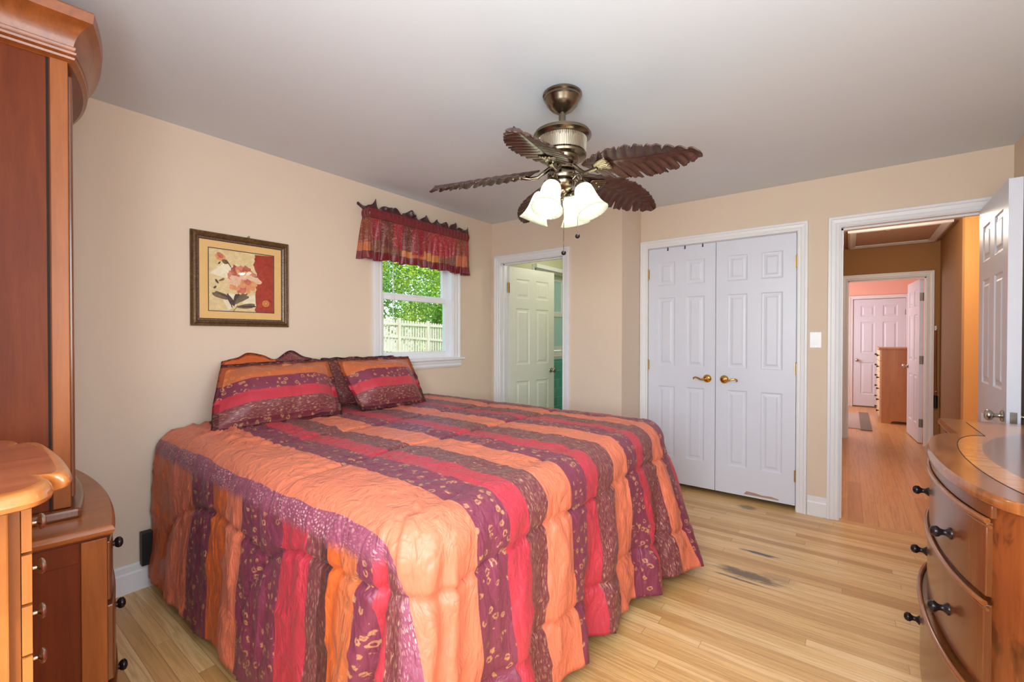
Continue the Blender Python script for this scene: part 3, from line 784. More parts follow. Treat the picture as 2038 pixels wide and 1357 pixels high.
# ================================================================== BED
r = thing('bed', (-1.85, 1.70, 0), 'king bed on a low black steel frame under the striped comforter', 'bed')
B(-2.86, -1.02, .86, 2.56, .40, .755).build('mattress', plain('mattress_white', (225, 220, 212), .8), r, bevel=.04)
B(-2.86, -1.02, .86, 2.56, .16, .40).build('box_spring', plain('box_spring_grey', (120, 110, 104), .8), r, bevel=.02)
fr = B(-2.87, -.95, .84, .88, .12, .16); fr.box(-2.87, -.95, 2.52, 2.56, .12, .16); fr.box(-2.87, -2.83, .88, 2.52, .12, .16); fr.box(-.99, -.95, .88, 2.52, .12, .16)
fr.build('frame', M_blackp, r)
for x, y in ((-2.60, .80), (-2.60, 2.5), (-1.1, .9), (-1.1, 2.5)):
    mb = MB(); mb.box(x-.02, x+.02, y-.02, y+.06, .02, .13); mb.box(x-.05, x+.05, y-.06, y+.02, 0, .055); mb.build('leg', M_blackp, r, bevel=.004)
mb = MB(); mb.box(-2.885, -2.845, .655, .70, .13, .30); mb.box(-2.885, -2.87, .70, .86, .15, .26); mb.build('headboard_bracket', M_blackp, r, bevel=.004)

# ------------------------------------------------------------------ comforter
def sstep(a, b, x):
    t = min(1, max(0, (x-a)/(b-a))); return t*t*(3-2*t)
X0, XF, Y0, Y1, ZT = -2.862, -1.02, .875, 2.535, .795
NC = 26
P = []; st = .0135
n1 = int((XF-X0)/st); n2 = int((Y1-Y0)/st)
for i in range(n1): P.append((X0+(XF-X0)*i/n1, Y0, -PI/2))
for i in range(NC): P.append((XF, Y0, -PI/2+PI/2*i/NC))
for i in range(n2): P.append((XF, Y0+(Y1-Y0)*i/n2, 0.))
for i in range(NC): P.append((XF, Y1, PI/2*i/NC))
for i in range(n1+1): P.append((XF+(X0-XF)*i/n1, Y1, PI/2))
def perim(k):                                        # arc length along the outer hang line
    return PER[k]
PER = []; acc = 0; prev = None
for x, y, a in P:
    q = Vector((x+.16*math.cos(a), y+.16*math.sin(a)))
    if prev is not None: acc += (q-prev).length
    PER.append(acc); prev = q
LN = XF-X0; D1 = .217
SE_TOP = (-.985, -1.56, -2.10)
def g(x, wd): return math.exp(-(x/wd)**2)
def top_h(x, y):
    """puffs, seams and wrinkles on the top"""
    h = 0
    for sx in SE_TOP:
        d = abs(x - sx - .012*math.sin(y*9)); h += -.016*g(d, .010) + .006*(1-g(d, .09))
    if x > SE_TOP[0]: h += .004
    n = noise.noise((x*2.2, y*2.2, 1.)) * .010 + noise.noise((x*7, y*7, 4.)) * .0045
    # crumples near the pillow and the near edge
    cr = sstep(-1.7, -2.4, x) * sstep(1.5, .9, y) + .35
    rd = abs(noise.noise((x*13+noise.noise((x*5, y*5, 2))*1.5, y*7, 9.)))
    n += cr * .013 * (max(0, .22-rd)/.22)**1.4
    rd2 = abs(noise.noise((x*6-3, y*16, 19.)))
    n += .004 * (max(0, .2-rd2)/.2)
    return h + n
def near_seam(x):
    zs = .615
    if x < -1.40: 
        zs = .60 - .44*(1-math.sqrt(max(0, 1-((min(-1.40, x)+1.40)/.36)**2))) if x > -1.76 else -1
    return zs
def near_seam2(x):
    if -2.70 < x <= -2.06: return .565 - .42*(1-math.sqrt(max(0, 1-((x+2.06)/.64)**2)))
    if -2.06 < x < -1.60: return .565 - .03*((x+2.06)/.4)**2
    return -1
def skirt_pt(k, d):
    x, y, a = P[k]; p = PER[k]
    near = 1 - sstep(LN-.02, LN+.20, p)                       # on the near side
    cn = g((p-LN-.10), .22)                                   # near foot corner
    cf = g((p-(PER[n1+NC+n2]+.08)), .26)                      # far foot corner
    foot = 1-near
    L = .635 + .02*near - .24*cf + .015*math.sin(p*7)*foot - .09*foot*sstep(LN+1.2, LN+2.0, p)*(1-cf) 
    dd = d
    if dd < .06: gx, dz = dd, 0.
    elif dd < D1:
        ph = (dd-.06)/.1; gx, dz = .06+.1*math.sin(ph), .1*(1-math.cos(ph))
    else:
        u = dd-D1; uu = u/.64
        fl = .012 + foot*(.004+.125*sstep(LN+1.05, LN+1.9, p)) + .02*cn + .07*cf
        gx = .16 + fl*u*1.0/.64*.9 + .012*uu*uu; dz = .1+u*math.sqrt(max(.3, 1-fl*fl))
    u = sstep(D1-.08, D1+.62, dd)
    w = (.022*math.sin(p*19+1)+.016*math.sin(p*31+.6*dd*9)+.018*noise.noise((p*3.2, 0, 5)))
    amp = (.32*near + 1.15*foot)*(1+1.1*cn+.6*cf)
    gx += amp*w*u
    # deep creases at the near corner
    gx += -.085*cn*u**.45*max(0, math.sin(p*34+3*dd+1.5*noise.noise((p*4, dd*3, 1))))**4
    z = ZT - dz
    # seams
    s = 0
    if foot > .5:
        for zs in (.632, .27):
            zz = zs - .06*max(0, math.sin((p-LN)*7.5))*0.35
            s += -.018*g(z-zz, .010) + .010*(1-g(z-zz, .08))
    if near > .3:
        for fn in (near_seam, near_seam2):
            q = fn(x)
            if q > 0: s += (-.020*g(z-q, .011) + .012*(1-g(z-q, .09))*(1 if z < q else .3))*near
    wr = noise.noise((p*9, z*4, 3))*.008 + .010*(max(0, .2-abs(noise.noise((p*12, z*5, 7))))/.2)
    gx += s + wr*sstep(.1, .3, dd)
    return Vector((x+gx*math.cos(a), y+gx*math.sin(a), z)), p, near, foot
mb = MB(); bm = mb.bm
att = bm.verts.layers.float_vector.new('cloth'); att2 = bm.verts.layers.float_vector.new('cloth_near')
def setatt(v, s, t, m, sn, tn): v[att] = (s, t, m); v[att2] = (sn, tn, 0)
grid = {}
for i in range(n1+1):
    x = X0+(XF-X0)*i/n1
    for j in range(n2+1):
        y = Y0+(Y1-Y0)*j/n2
        v = bm.verts.new((x, y, ZT+top_h(x, y))); grid[i, j] = v
        setatt(v, y, x, 0, x, y)
for i in range(n1):
    for j in range(n2): mb.f([grid[i, j], grid[i+1, j], grid[i+1, j+1], grid[i, j+1]])
def bound(k):
    if k <= n1: return grid[k, 0]
    if k < n1+NC: return grid[n1, 0]
    if k <= n1+NC+n2: return grid[n1, k-n1-NC]
    if k < n1+2*NC+n2: return grid[n1, n2]
    return grid[n1-(k-n1-2*NC-n2), n2]
rowsd = [.02, .04, .06, .075, .09, .11, .13, .15, .17, .19, .217] + [.217+.0135*q for q in range(1, 48)]
prevrow = [bound(k) for k in range(len(P))]
Kf0, Kf1 = n1+NC, n1+NC+n2
for d in rowsd:
    row = []
    for k in range(len(P)):
        q, p, near, foot = skirt_pt(k, d)
        if d < .16: q.z += top_h(q.x, q.y)*(1-d/.16)
        v = bm.verts.new(q)
        x, y, a = P[k]
        if k <= n1: sy, m = y - d*.95, sstep(.15, .30, d)
        elif k < Kf0:
            fr_ = (k-n1)/NC; sy = y - d*.95*(1-sstep(.0, .95, fr_)); m = sstep(.15, .30, d)*(1-sstep(.25, .60, fr_))
        elif k <= Kf1: sy, m = y, 0
        elif k < Kf1+NC: sy, m = y + d*1.1*sstep(0, 1, (k-Kf1)/NC)*1., 0
        else: sy, m = y + d, 0
        if p < LN: m *= 1
        setatt(v, sy, (x if k <= n1 or k >= Kf1+NC else XF + d), m, p + X0, q.z)
        row.append(v)
    for k in range(len(P)-1):
        mb.f([prevrow[k], prevrow[k+1], row[k+1], row[k]] if prevrow[k] is not prevrow[k+1] else [prevrow[k], row[k+1], row[k]])
    prevrow = row
bmesh.ops.remove_doubles(bm, verts=bm.verts[:], dist=1e-6)
o = mb.build('comforter', M_comf, None, 180)
q = o.modifiers.new('solid', 'SOLIDIFY'); q.thickness = .012; q.offset = -1
tag(o, 'orange, crimson and purple striped satin comforter draped over the bed', 'comforter')

# ------------------------------------------------------------------ pillows
def pillow(name, mat, w, h, th, mtx, flange=.035, label='', lumps=0., seed=0, n=44, sag=0., taper=0., skew=0., hump=0., group=None, edge=None):
    mb = MB(); m = n*h/w; m = int(max(20, m))
    def pos(i, j, side):
        u, v = -1+2*i/n, -1+2*j/m
        fu = max(0, 1-abs(u)/(1-2*flange/w)); fv = max(0, 1-abs(v)/(1-2*flange/h))
        puff = (min(1, fu*2.6)**.55)*(min(1, fv*2.4)**.6)*(.72+.28*math.cos(u*1.3)*math.cos(v*1.3))
        nz = noise.noise((u*2.4+seed, v*2.4, seed))*.5 + noise.noise((u*6, v*6+seed, 3))*.22
        crease = -.010*g(u-.12, .02) - .006*g(v+.1, .02)
        y = side*(th*.5*puff + (.018+lumps)*nz*puff) + (crease*side if side > 0 else 0)
        y += .010*noise.noise((u*5+seed, v*5, 8))*(1-puff)
        x = u*w/2*(1+.02*math.cos(v*2))*(1-taper*v) + skew*v ; z = v*h/2 + .012*noise.noise((u*4, seed, v*2)) - sag*(1-u*u)*max(0, v) + hump*max(0, v)**3*(g(u+.42, .32)+1.15*g(u-.5, .25)-.45)
        return mtx @ Vector((x, -y, z+h/2)), (x+seed, z+h/2)
    G = {}
    for sd in (1, -1):
        for i in range(n+1):
            for j in range(m+1):
                if sd == -1 and (i in (0, n) or j in (0, m)): G[i, j, sd] = G[i, j, 1]; continue
                p, uv = pos(i, j, sd); G[i, j, sd] = (mb.v(p), uv)
        for i in range(n):
            for j in range(m):
                q = [G[i, j, sd], G[i+1, j, sd], G[i+1, j+1, sd], G[i, j+1, sd]]
                mb.f([a[0] for a in q], [a[1] for a in q])
    o = mb.build(name, mat, None, 180)
    return tag(o, label, 'pillow', group)
def lean(x, y, z, tilt, yaw, roll=0):
    """local: width along +y world, front (-y local) faces +x; leans back by tilt"""
    return Matrix.Translation((x, y, z)) @ Matrix.Rotation(PI/2+yaw, 4, 'Z') @ Matrix.Rotation(roll, 4, 'Y') @ Matrix.Rotation(-tilt, 4, 'X')
ZB = .80
pillow('pillow_sham', M_sham, .67, .415, .17, lean(-2.50, 1.245, ZB+.010, .62, -.02, -.02), .04, 'wide striped satin pillow sham at left, below the framed flower print', seed=1, taper=.07, skew=.045, group='striped pillow shams')
pillow('pillow_sham', M_sham, .60, .415, .17, lean(-2.50, 1.970, ZB+.012, .62, .03, .015), .04, 'striped satin pillow sham at right, below the window', seed=5, taper=-.06, group='striped pillow shams')
pillow('pillow', M_backflip, .60, .385, .13, lean(-2.76, 1.29, ZB+.005, .28, 0), .02, 'orange and dark brown pillow wedged behind the left sham', lumps=.03, seed=9, taper=.1, hump=.05)
pillow('pillow', M_back2, .62, .36, .12, lean(-2.76, 1.93, ZB+.005, .30, .02), .03, 'dark brown pillow wedged behind the right sham', lumps=.02, seed=12)

# ================================================================== PICTURE
def picture():
    yc, zc, w, h = 1.1515, 1.6245, .537, .533
    r = thing('framed_picture', (XL, yc, zc), 'framed print of a rose with a red panel, hung over the bed', 'picture')
    def pt(a, z, wd): return (XL+wd, yc+a, zc+z)
    prof = [(0, .0), (0, .016), (.004, .022), (.012, .020), (.020, .024), (.026, .022), (.030, .016), (.040, .012), (.044, .006), (.044, 0)]
    mb = MB(); R = []
    for u, d in prof:
        a, b = w/2-u, h/2-u
        R.append([mb.v(pt(p*a, q*b, d)) for p, q in ((-1, -1), (1, -1), (1, 1), (-1, 1))])
    for i, (p, q) in enumerate(zip(R, R[1:])):
        for k in range(4): mb.f([p[k], p[(k+1) % 4], q[(k+1) % 4], q[k]], mi=1 if i in (6, 7) else 0)
    n = NT('bronzed_frame'); nz = n.noise(n.map(n.obj(), (1, 10, 10)), 6, 5, .7, 1.)
    n.p(color=n.ramp(nz, [(.3, lin((60, 40, 20))), (.55, lin((98, 70, 36))), (.75, lin((140, 104, 56)))]), rough=.35, metal=.25)
    n2 = NT('beaded_frame_lip'); vv = n2.vor(n2.pos(), 130, 'F1', .3)
    n2.p(color=n2.ramp(vv, [(.2, lin((150, 130, 116))), (.5, lin((84, 64, 54)))]), rough=.4, metal=.3, normal=n2.bump(vv, -.8, .004))
    mb.build('frame', [n.m, n2.m], r)
    mb = MB(); a, b = w/2-.042, h/2-.042; a2, b2 = .180, .180
    R = [[mb.v(pt(p*x, q*z+oz, .005)) for p, q in ((-1, -1), (1, -1), (1, 1), (-1, 1))] for x, z, oz in ((a, b, 0), (a2, b2, 0), )]
    R.append([mb.v(pt(p*a2, q*b2, .0035)) for p, q in ((-1, -1), (1, -1), (1, 1), (-1, 1))])
    for p, q in zip(R, R[1:]):
        for k in range(4): mb.f([p[k], p[(k+1) % 4], q[(k+1) % 4], q[k]])
    mb.build('mat_board', plain('cream_mat_board', (232, 190, 124), .85, 0, .04, 30), r)
    mb = MB(); t = .0035
    for (p0, p1, q0, q1) in ((-.182, .182, .178, .182), (-.182, .182, -.182, -.178), (-.182, -.178, -.178, .178), (.178, .182, -.178, .178)): mb.box(XL+.0045, XL+.006, yc+p0, yc+p1, zc+q0, zc+q1)
    mb.build('mat_fillet', plain('dark_blue_fillet', (44, 46, 56), .6), r)
    # the print: layered shapes, a millimetre deep
    def blot(name, a, b): 
        n = NT(name); f = n.noise(n.pos(), 38, 5, .65, .8); n.p(color=n.ramp(f, [(.3, lin(a)), (.7, lin(b))]), rough=.7); return n.m
    mats = [blot('print_cream', (214, 186, 130), (238, 218, 170)), blot('print_red', (146, 38, 26), (186, 66, 44)), blot('print_petal_rose', (186, 84, 70), (222, 132, 108)),
            blot('print_petal_peach', (214, 130, 84), (236, 176, 120)), blot('print_petal_light', (226, 168, 140), (240, 206, 176)), blot('print_leaf_grey', (92, 76, 60), (134, 114, 84)),
            blot('print_dark_stem', (58, 44, 44), (92, 74, 66)), blot('print_gold', (206, 134, 60), (232, 170, 96)), blot('print_white_wash', (230, 214, 180), (244, 234, 208)), blot('print_petal_deep', (150, 52, 44), (188, 84, 66))]
    mb = MB(); lay = [0]
    def poly(pts, mi):
        lay[0] += 1; d = .0018 + lay[0]*.00003
        mb.f([mb.v(pt(-.178+x*.356, .178-y*.356, d)) for x, y in pts], mi=mi)
    rng = random.Random(4)
    def petal(cx, cy, ang, ln, wd, mi, jag=.10, n=18):
        pts = []
        for i in range(n):
            t = i/n*2*PI
            x = ln*(.5-.5*math.cos(t)); y = wd*math.sin(t)*(.6+.4*(x/ln))
            j = 1+jag*rng.uniform(-1, 1); x *= j; y *= j
            pts.append((cx+x*math.cos(ang)-y*math.sin(ang), cy+x*math.sin(ang)+y*math.cos(ang)))
        poly(pts, mi)
    poly([(0, 0), (1, 0), (1, 1), (0, 1)], 0)
    red = [(1, 0), (1, 1), (.71, 1)]; y = 1.
    while y > .02:
        y -= .035; red.append((.70+.02*math.sin(y*23)+rng.uniform(-.014, .014)+(.0 if y > .2 else -.02), max(0, y)))
    poly(red, 1)
    poly([(.02, .40), (.22, .22), (.40, .26), (.42, .42), (.24, .46), (.10, .43)], 8)
    poly([(.28, .99), (.20, .80), (.30, .70), (.42, .72), (.40, .90)], 8); poly([(.46, .80), (.70, .70), (.71, .92), (.52, .88)], 8)
    for a, l, wd, mi in ((-2.7, .22, .09, 2), (-2.2, .25, .10, 9), (-1.65, .24, .10, 2), (-1.1, .25, .10, 9), (-.55, .25, .09, 2), (0., .31, .08, 4), (.55, .27, .09, 3), (1.1, .23, .10, 3), (1.7, .24, .10, 2), (2.3, .24, .10, 3), (2.9, .23, .09, 4), (3.4, .22, .08, 2)):
        petal(.49, .46, a, l, wd, mi)
    for a, l, wd, mi in ((-2.4, .15, .06, 9), (-1.3, .14, .06, 2), (-.3, .18, .05, 4), (.4, .17, .06, 2), (1.3, .16, .06, 3), (2.2, .16, .06, 4), (3.2, .16, .05, 4), (-.9, .16, .05, 3)):
        petal(.47, .45, a, l, wd, mi)
    petal(.45, .42, .1, .12, .05, 4); petal(.42, .30, 1.2, .09, .04, 7); petal(.55, .38, -.6, .10, .03, 8); petal(.68, .40, -.2, .07, .015, 5)
    petal(.09, .10, .4, .16, .07, 3); petal(.12, .06, .7, .12, .05, 2); petal(.19, .17, .5, .10, .045, 5); petal(.17, .20, 2.2, .06, .015, 6)
    poly([(.26, .19), (.275, .185), (.33, .27), (.32, .28)], 6)
    petal(.14, .56, -2.2, .08, .02, 6); petal(.14, .52, -.5, .10, .02, 5); petal(.11, .60, 2.3, .06, .02, 6)
    petal(.33, .80, -2.85, .29, .06, 5); petal(.32, .78, -2.8, .20, .02, 6); poly([(.26, .72), (.28, .71), (.345, .93), (.335, .95)], 6); petal(.27, .73, 1.1, .20, .045, 6)
    petal(.36, .90, -1.2, .22, .05, 6); petal(.38, .88, -.85, .26, .05, 5); petal(.40, .86, -.55, .24, .03, 5); petal(.41, .93, -.15, .30, .05, 5); petal(.42, .92, -.05, .32, .018, 6); poly([(.35, 1.), (.36, 1.), (.43, .90), (.42, .90)], 6)
    c = [(.87+.058*math.cos(i*PI/12), .845+.058*math.sin(i*PI/12)) for i in range(24)]; poly(c, 7)
    for rr in (.044, .028): 
        for i in range(12):
            a = i*PI/6+rr*20; x, yy = .87+rr*math.cos(a), .845+rr*math.sin(a); poly([(x-.006, yy-.004), (x+.006, yy-.004), (x+.006, yy+.004), (x-.006, yy+.004)], 1)
    mb.build('print', mats, r)
    mb = MB(); mb.f([mb.v(pt(p*(w/2-.042), q*(h/2-.042), .0075)) for p, q in ((-1, -1), (1, -1), (1, 1), (-1, 1))]); mb.build('glass', M_pglass, r)
    MB().lathe([(.004, 0), (.004, .014), (.006, .016), (0, .018)], (XL, yc+.03, zc+h/2+.006), axis_m((1, 0, 0)), 10).build('hanging_nail', M_steelh, r)
picture()

# ================================================================== VALANCE
def valance():
    ya, yb, zt, zb = 1.975, 3.045, 2.295, 1.872; L = yb-ya; RT = .085
    r = thing('window_valance', (XL, (ya+yb)/2, zt-.1), 'gathered red patchwork valance with ruffled top over the window', 'valance')
    mb = MB(); n = 300; m = 48
    path = []
    tot = RT*2+L
    for i in range(n+1):
        s = tot*i/n
        if s < RT: path.append((XL+.004+s, ya, s, (-0., -1)))
        elif s > RT+L: path.append((XL+.004+RT-(s-RT-L), yb, s, (0., 1)))
        else: path.append((XL+.004+RT, ya+s-RT, s, (1, 0)))
    H = .42; G = {}
    for i, (x, y, s, nn) in enumerate(path):
        for j in range(m+1):
            v = j/m*H; f = v/H
            wv = math.sin(s*44+2*math.sin(s*7)) ; w2 = math.sin(s*23+1.2)
            if f < .735: amp = .034*(1-f/.735)**.75+.002; d = amp*(.7*(1-2*abs(wv)**.7)+.6*w2) + (.010*(1-f/.735))
            elif f < .90: 
                q = math.sin((f-.735)/.165*PI); d = .010*q + .0025*math.sin(s*160)*q
            else: d = (f-.90)/.10*(.020*math.sin(s*52+1)+.016*math.sin(s*29)) 
            z = zb + v
            if f > .9: z += (f-.9)/.1*(.020*(1-2*abs(math.sin(s*19+.5))**.6)+.012*math.sin(s*61)+.008*math.sin(s*97))
            if f < .13: d += .008*math.sin(s*60)*(1-f/.13); z += .006*math.sin(s*30)*(1-f/.13)
            # swing outwards at the left tip of the heading
            e = max(0, 1-s/.16)*max(0, (f-.9)/.1)
            G[i, j] = (mb.v((x+nn[0]*d, y+nn[1]*(d+.03*e), z-.012*e)), (s, v))
    for i in range(n):
        for j in range(m):
            q = [G[i, j], G[i+1, j], G[i+1, j+1], G[i, j+1]]
            mb.f([a[0] for a in q], [a[1] for a in q])
    o = mb.build('valance_cloth', M_val, r, 180)
    q = o.modifiers.new('solid', 'SOLIDIFY'); q.thickness = .003
    mb = MB(); zr = zb+H*.82
    mb.tube([(XL, ya+.012, zr), (XL+RT-.012, ya+.012, zr), (XL+RT-.008, ya+.02, zr), (XL+RT-.008, yb-.02, zr), (XL+RT-.012, yb-.012, zr), (XL, yb-.012, zr)], .006, 8)
    mb.build('curtain_rod', M_switch, r)
valance()

# ================================================================== CEILING FAN
def fan():
    cx, cy = -1.084, 1.819; C = lambda z: (cx, cy, z)
    r = thing('ceiling_fan', (cx, cy, ZC), 'antique brass ceiling fan with five carved leaf blades and lit glass shades', 'ceiling fan')
    MB().lathe([(.088, 0), (.092, -.004), (.092, -.012), (.086, -.018), (.086, -.026), (.080, -.032), (.072, -.052), (.052, -.074), (.034, -.084), (.026, -.090), (0, -.092)][::-1], C(ZC), None, 40).build('canopy', M_fan, r, 40)
    MB().lathe([(.0165, 2.26), (.0165, 2.36)], C(0), None, 20).build('downrod', M_fan, r, 40)
    MB().lathe([(.028, 2.255), (.034, 2.262), (.034, 2.275), (.024, 2.285), (.018, 2.29)], C(0), None, 24).build('coupling', M_fan, r, 40)
    mh = MB().lathe([(.0, 2.105), (.060, 2.105), (.075, 2.112), (.082, 2.125), (.084, 2.135), (.112, 2.140), (.114, 2.150), (.108, 2.155), (.106, 2.160), (.112, 2.222), (.128, 2.228), (.136, 2.236), (.136, 2.243), (.130, 2.247), (.130, 2.252), (.122, 2.256), (.10, 2.262), (.05, 2.268), (.03, 2.270), (0, 2.270)], C(0), None, 56).build('motor_housing', M_fan, r, 40)
    MB().lathe([(.1085, 2.160), (.1135, 2.222)], C(0), None, 640, lambda a, t: .016*(1 if math.sin(a*80) > 0 else -1), False).build('motor_vent', M_fan2, mh, 30)
    MB().lathe([(.052, 2.075), (.062, 2.080), (.062, 2.086), (.055, 2.090), (.055, 2.100), (.064, 2.106), (0, 2.108)], C(0), None, 60, lambda a, t: .03*math.sin(a*30) if .4 < t < .75 else 0).build('hub_ring', M_fan, r, 40)
    MB().lathe([(0, 1.965), (.012, 1.966), (.020, 1.975), (.022, 1.985), (.034, 1.992), (.048, 2.000), (.056, 2.012), (.058, 2.024), (.050, 2.030), (.066, 2.036), (.070, 2.046), (.070, 2.060), (.062, 2.068), (.05, 2.075), (0, 2.077)], C(0), None, 60, lambda a, t: .03*abs(math.sin(a*14)) if .25 < t < .5 else 0).build('light_kit_hub', M_fan, r, 45)
    MB().lathe([(0, 1.935), (.006, 1.938), (.008, 1.946), (.005, 1.952), (.010, 1.958), (.008, 1.966), (0, 1.967)], C(0), None, 16).build('finial', M_fan, r, 50)
    # blades
    def blade(a):
        ca, sa = math.cos(a), math.sin(a); rt = Vector((-sa, ca, 0)); out = Vector((ca, sa, 0))
        pitch = -.25
        def place(rad, wv, dz):
            z = 2.078 - (rad-.12)*.125
            return Vector((cx, cy, z)) + out*rad + rt*(wv*math.cos(pitch)) + Vector((0, 0, wv*math.sin(pitch)+dz))
        mb = MB(); N, Mn = 150, 20; R0, LEN = .105, .56; G = {}
        cuts_p = [.16, .30, .42, .55, .66, .78, .87]; cuts_m = [.20, .36, .50, .60, .74, .83, .93]
        for i in range(N+1):
            t = i/N
            wid = .118*(math.sin(PI*min(1, (t*.92+.055))**.80)**.72) if t < 1 else .0
            for j in range(-Mn, Mn+1):
                v = j/Mn; cuts = cuts_p if v > 0 else cuts_m
                k = 1.
                for q, c in enumerate(cuts):
                    dpt = (.30, .46, .24, .40, .55, .36, .5)[(q+(3 if v > 0 else 0)) % 7]
                    dd = (t-c)/.011
                    if 0 <= dd < 2.2: k = min(k, 1-dpt*(1-dd/2.2))
                k *= 1-.03*math.sin(t*120)**2
                vv = v*k
                rad = R0 + LEN*(t*.90 + .10*abs(vv)**1.1*(1-t*.55))
                dz = .0045*math.sin(t*74)*min(1, abs(vv)*2)*(1-abs(vv)**6*.3) - .018*vv*vv + .004*g(vv, .06)
                G[i, j] = (mb.v(place(rad, vv*wid, dz)), (t, v*.5+.5))
        for i in range(N):
            for j in range(-Mn, Mn):
                q = [G[i, j], G[i+1, j], G[i+1, j+1], G[i, j+1]]; mb.f([x[0] for x in q], [x[1] for x in q])
        b = mb.build('blade', M_leaf, r, 180); q = b.modifiers.new('solid', 'SOLIDIFY'); q.thickness = .006; q.offset = 0
        # blade iron: curved arm ending in a ribbed shell under the blade
        mb = MB()
        pts = [place(.058, 0, .006), place(.085, .012, -.012), place(.115, .010, -.030), place(.150, .002, -.030), place(.185, 0, -.019)]
        sm = []
        for i in range(len(pts)-1):
            for t in range(4): sm.append(pts[i].lerp(pts[i+1], t/4))
        sm.append(pts[-1]); mb.tube(sm, [.010]*6+[.0085]*8+[.010]*(len(sm)-14), 10)
        G = {}; n, m = 10, 24
        for i in range(n+1):
            for j in range(m+1):
                t = i/n; v = -1+2*j/m
                G[i, j] = mb.v(place(.168+.085*t*(1-.13*v*v), v*(.012+.034*t**.7), -.020 + .010*t - .004*abs(math.sin(v*PI*3))*t + .006*v*v))
        for i in range(n):
            for j in range(m): mb.f([G[i, j], G[i+1, j], G[i+1, j+1], G[i, j+1]])
        bi = mb.build('blade_iron', M_fan, b, 60); q = bi.modifiers.new('solid', 'SOLIDIFY'); q.thickness = .004
        for rd, wv in ((.20, .016), (.20, -.016), (.232, 0)):
            MB().sphere(place(rd, wv, -.017), .005, 10).build('screw', M_fan2, bi, 60)
    for k in range(5): blade(math.radians(69+72*k))
    # four lamps
    for k, ad in enumerate((-85, 5, 95, 185)):
        a = math.radians(ad); out = Vector((math.cos(a), math.sin(a), 0)); ctr = Vector((cx, cy, 0)); up = Vector((0, 0, 1))
        ax = (out*.40 - up*.92).normalized()
        neck = ctr + out*.098 + up*1.992
        pts = [ctr+out*.055+up*2.030, ctr+out*.072+up*2.046, ctr+out*.088+up*2.046, ctr+out*.098+up*2.030, neck-ax*.012]
        sm = []
        for i in range(len(pts)-1):
            for t in range(4): sm.append(pts[i].lerp(pts[i+1], t/4))
        sm.append(pts[-1])
        arm = MB().tube(sm, .0075, 10).build('lamp_arm', M_fan, r, 60)
        AM = axis_m(ax)
        MB().lathe([(0, -.022), (.018, -.020), (.026, -.012), (.029, .004), (.029, .012), (.026, .012)], neck, AM, 28).build('lamp_fitter', M_fan, arm, 50)
        sh = [(.0285, .000), (.034, .006), (.041, .018), (.044, .034), (.046, .060), (.049, .085), (.055, .108), (.063, .126), (.071, .138), (.073, .142)]
        so = MB().lathe(sh, neck, AM, 96, lambda q, t: .022*math.sin(q*24)*(.4+.6*t), False).build('glass_shade', M_shade, arm, 180)
        bb = [(0, .012), (.012, .012), (.013, .040), (.020, .055), (.028, .072), (.031, .088), (.028, .104), (.018, .116), (0, .121)]
        MB().lathe(bb, neck, AM, 20).build('light_bulb', M_bulb, arm, 180)
    def chain(dx, dy, ztop, zb):
        mb = MB(); p = (cx+dx, cy+dy)
        z = ztop
        while z > zb+.014:
            mb.sphere((p[0], p[1], z), .0022, 6); z -= .0052
        mb.tube([(p[0], p[1], ztop), (p[0], p[1], zb+.012)], .0007, 5)
        c = mb.build('pull_chain', M_chain, r, 60)
        MB().sphere((p[0], p[1], zb), .0115, 16).build('pull_ball', M_black, c, 60)
    rt = Vector((.797, .604)); tw = Vector((.512, -.859))
    q = rt*.072+tw*.035; chain(q.x, q.y, 2.0, 1.765)
    q = rt*.008+tw*.02; chain(q.x, q.y, 1.96, 1.69)
fan()

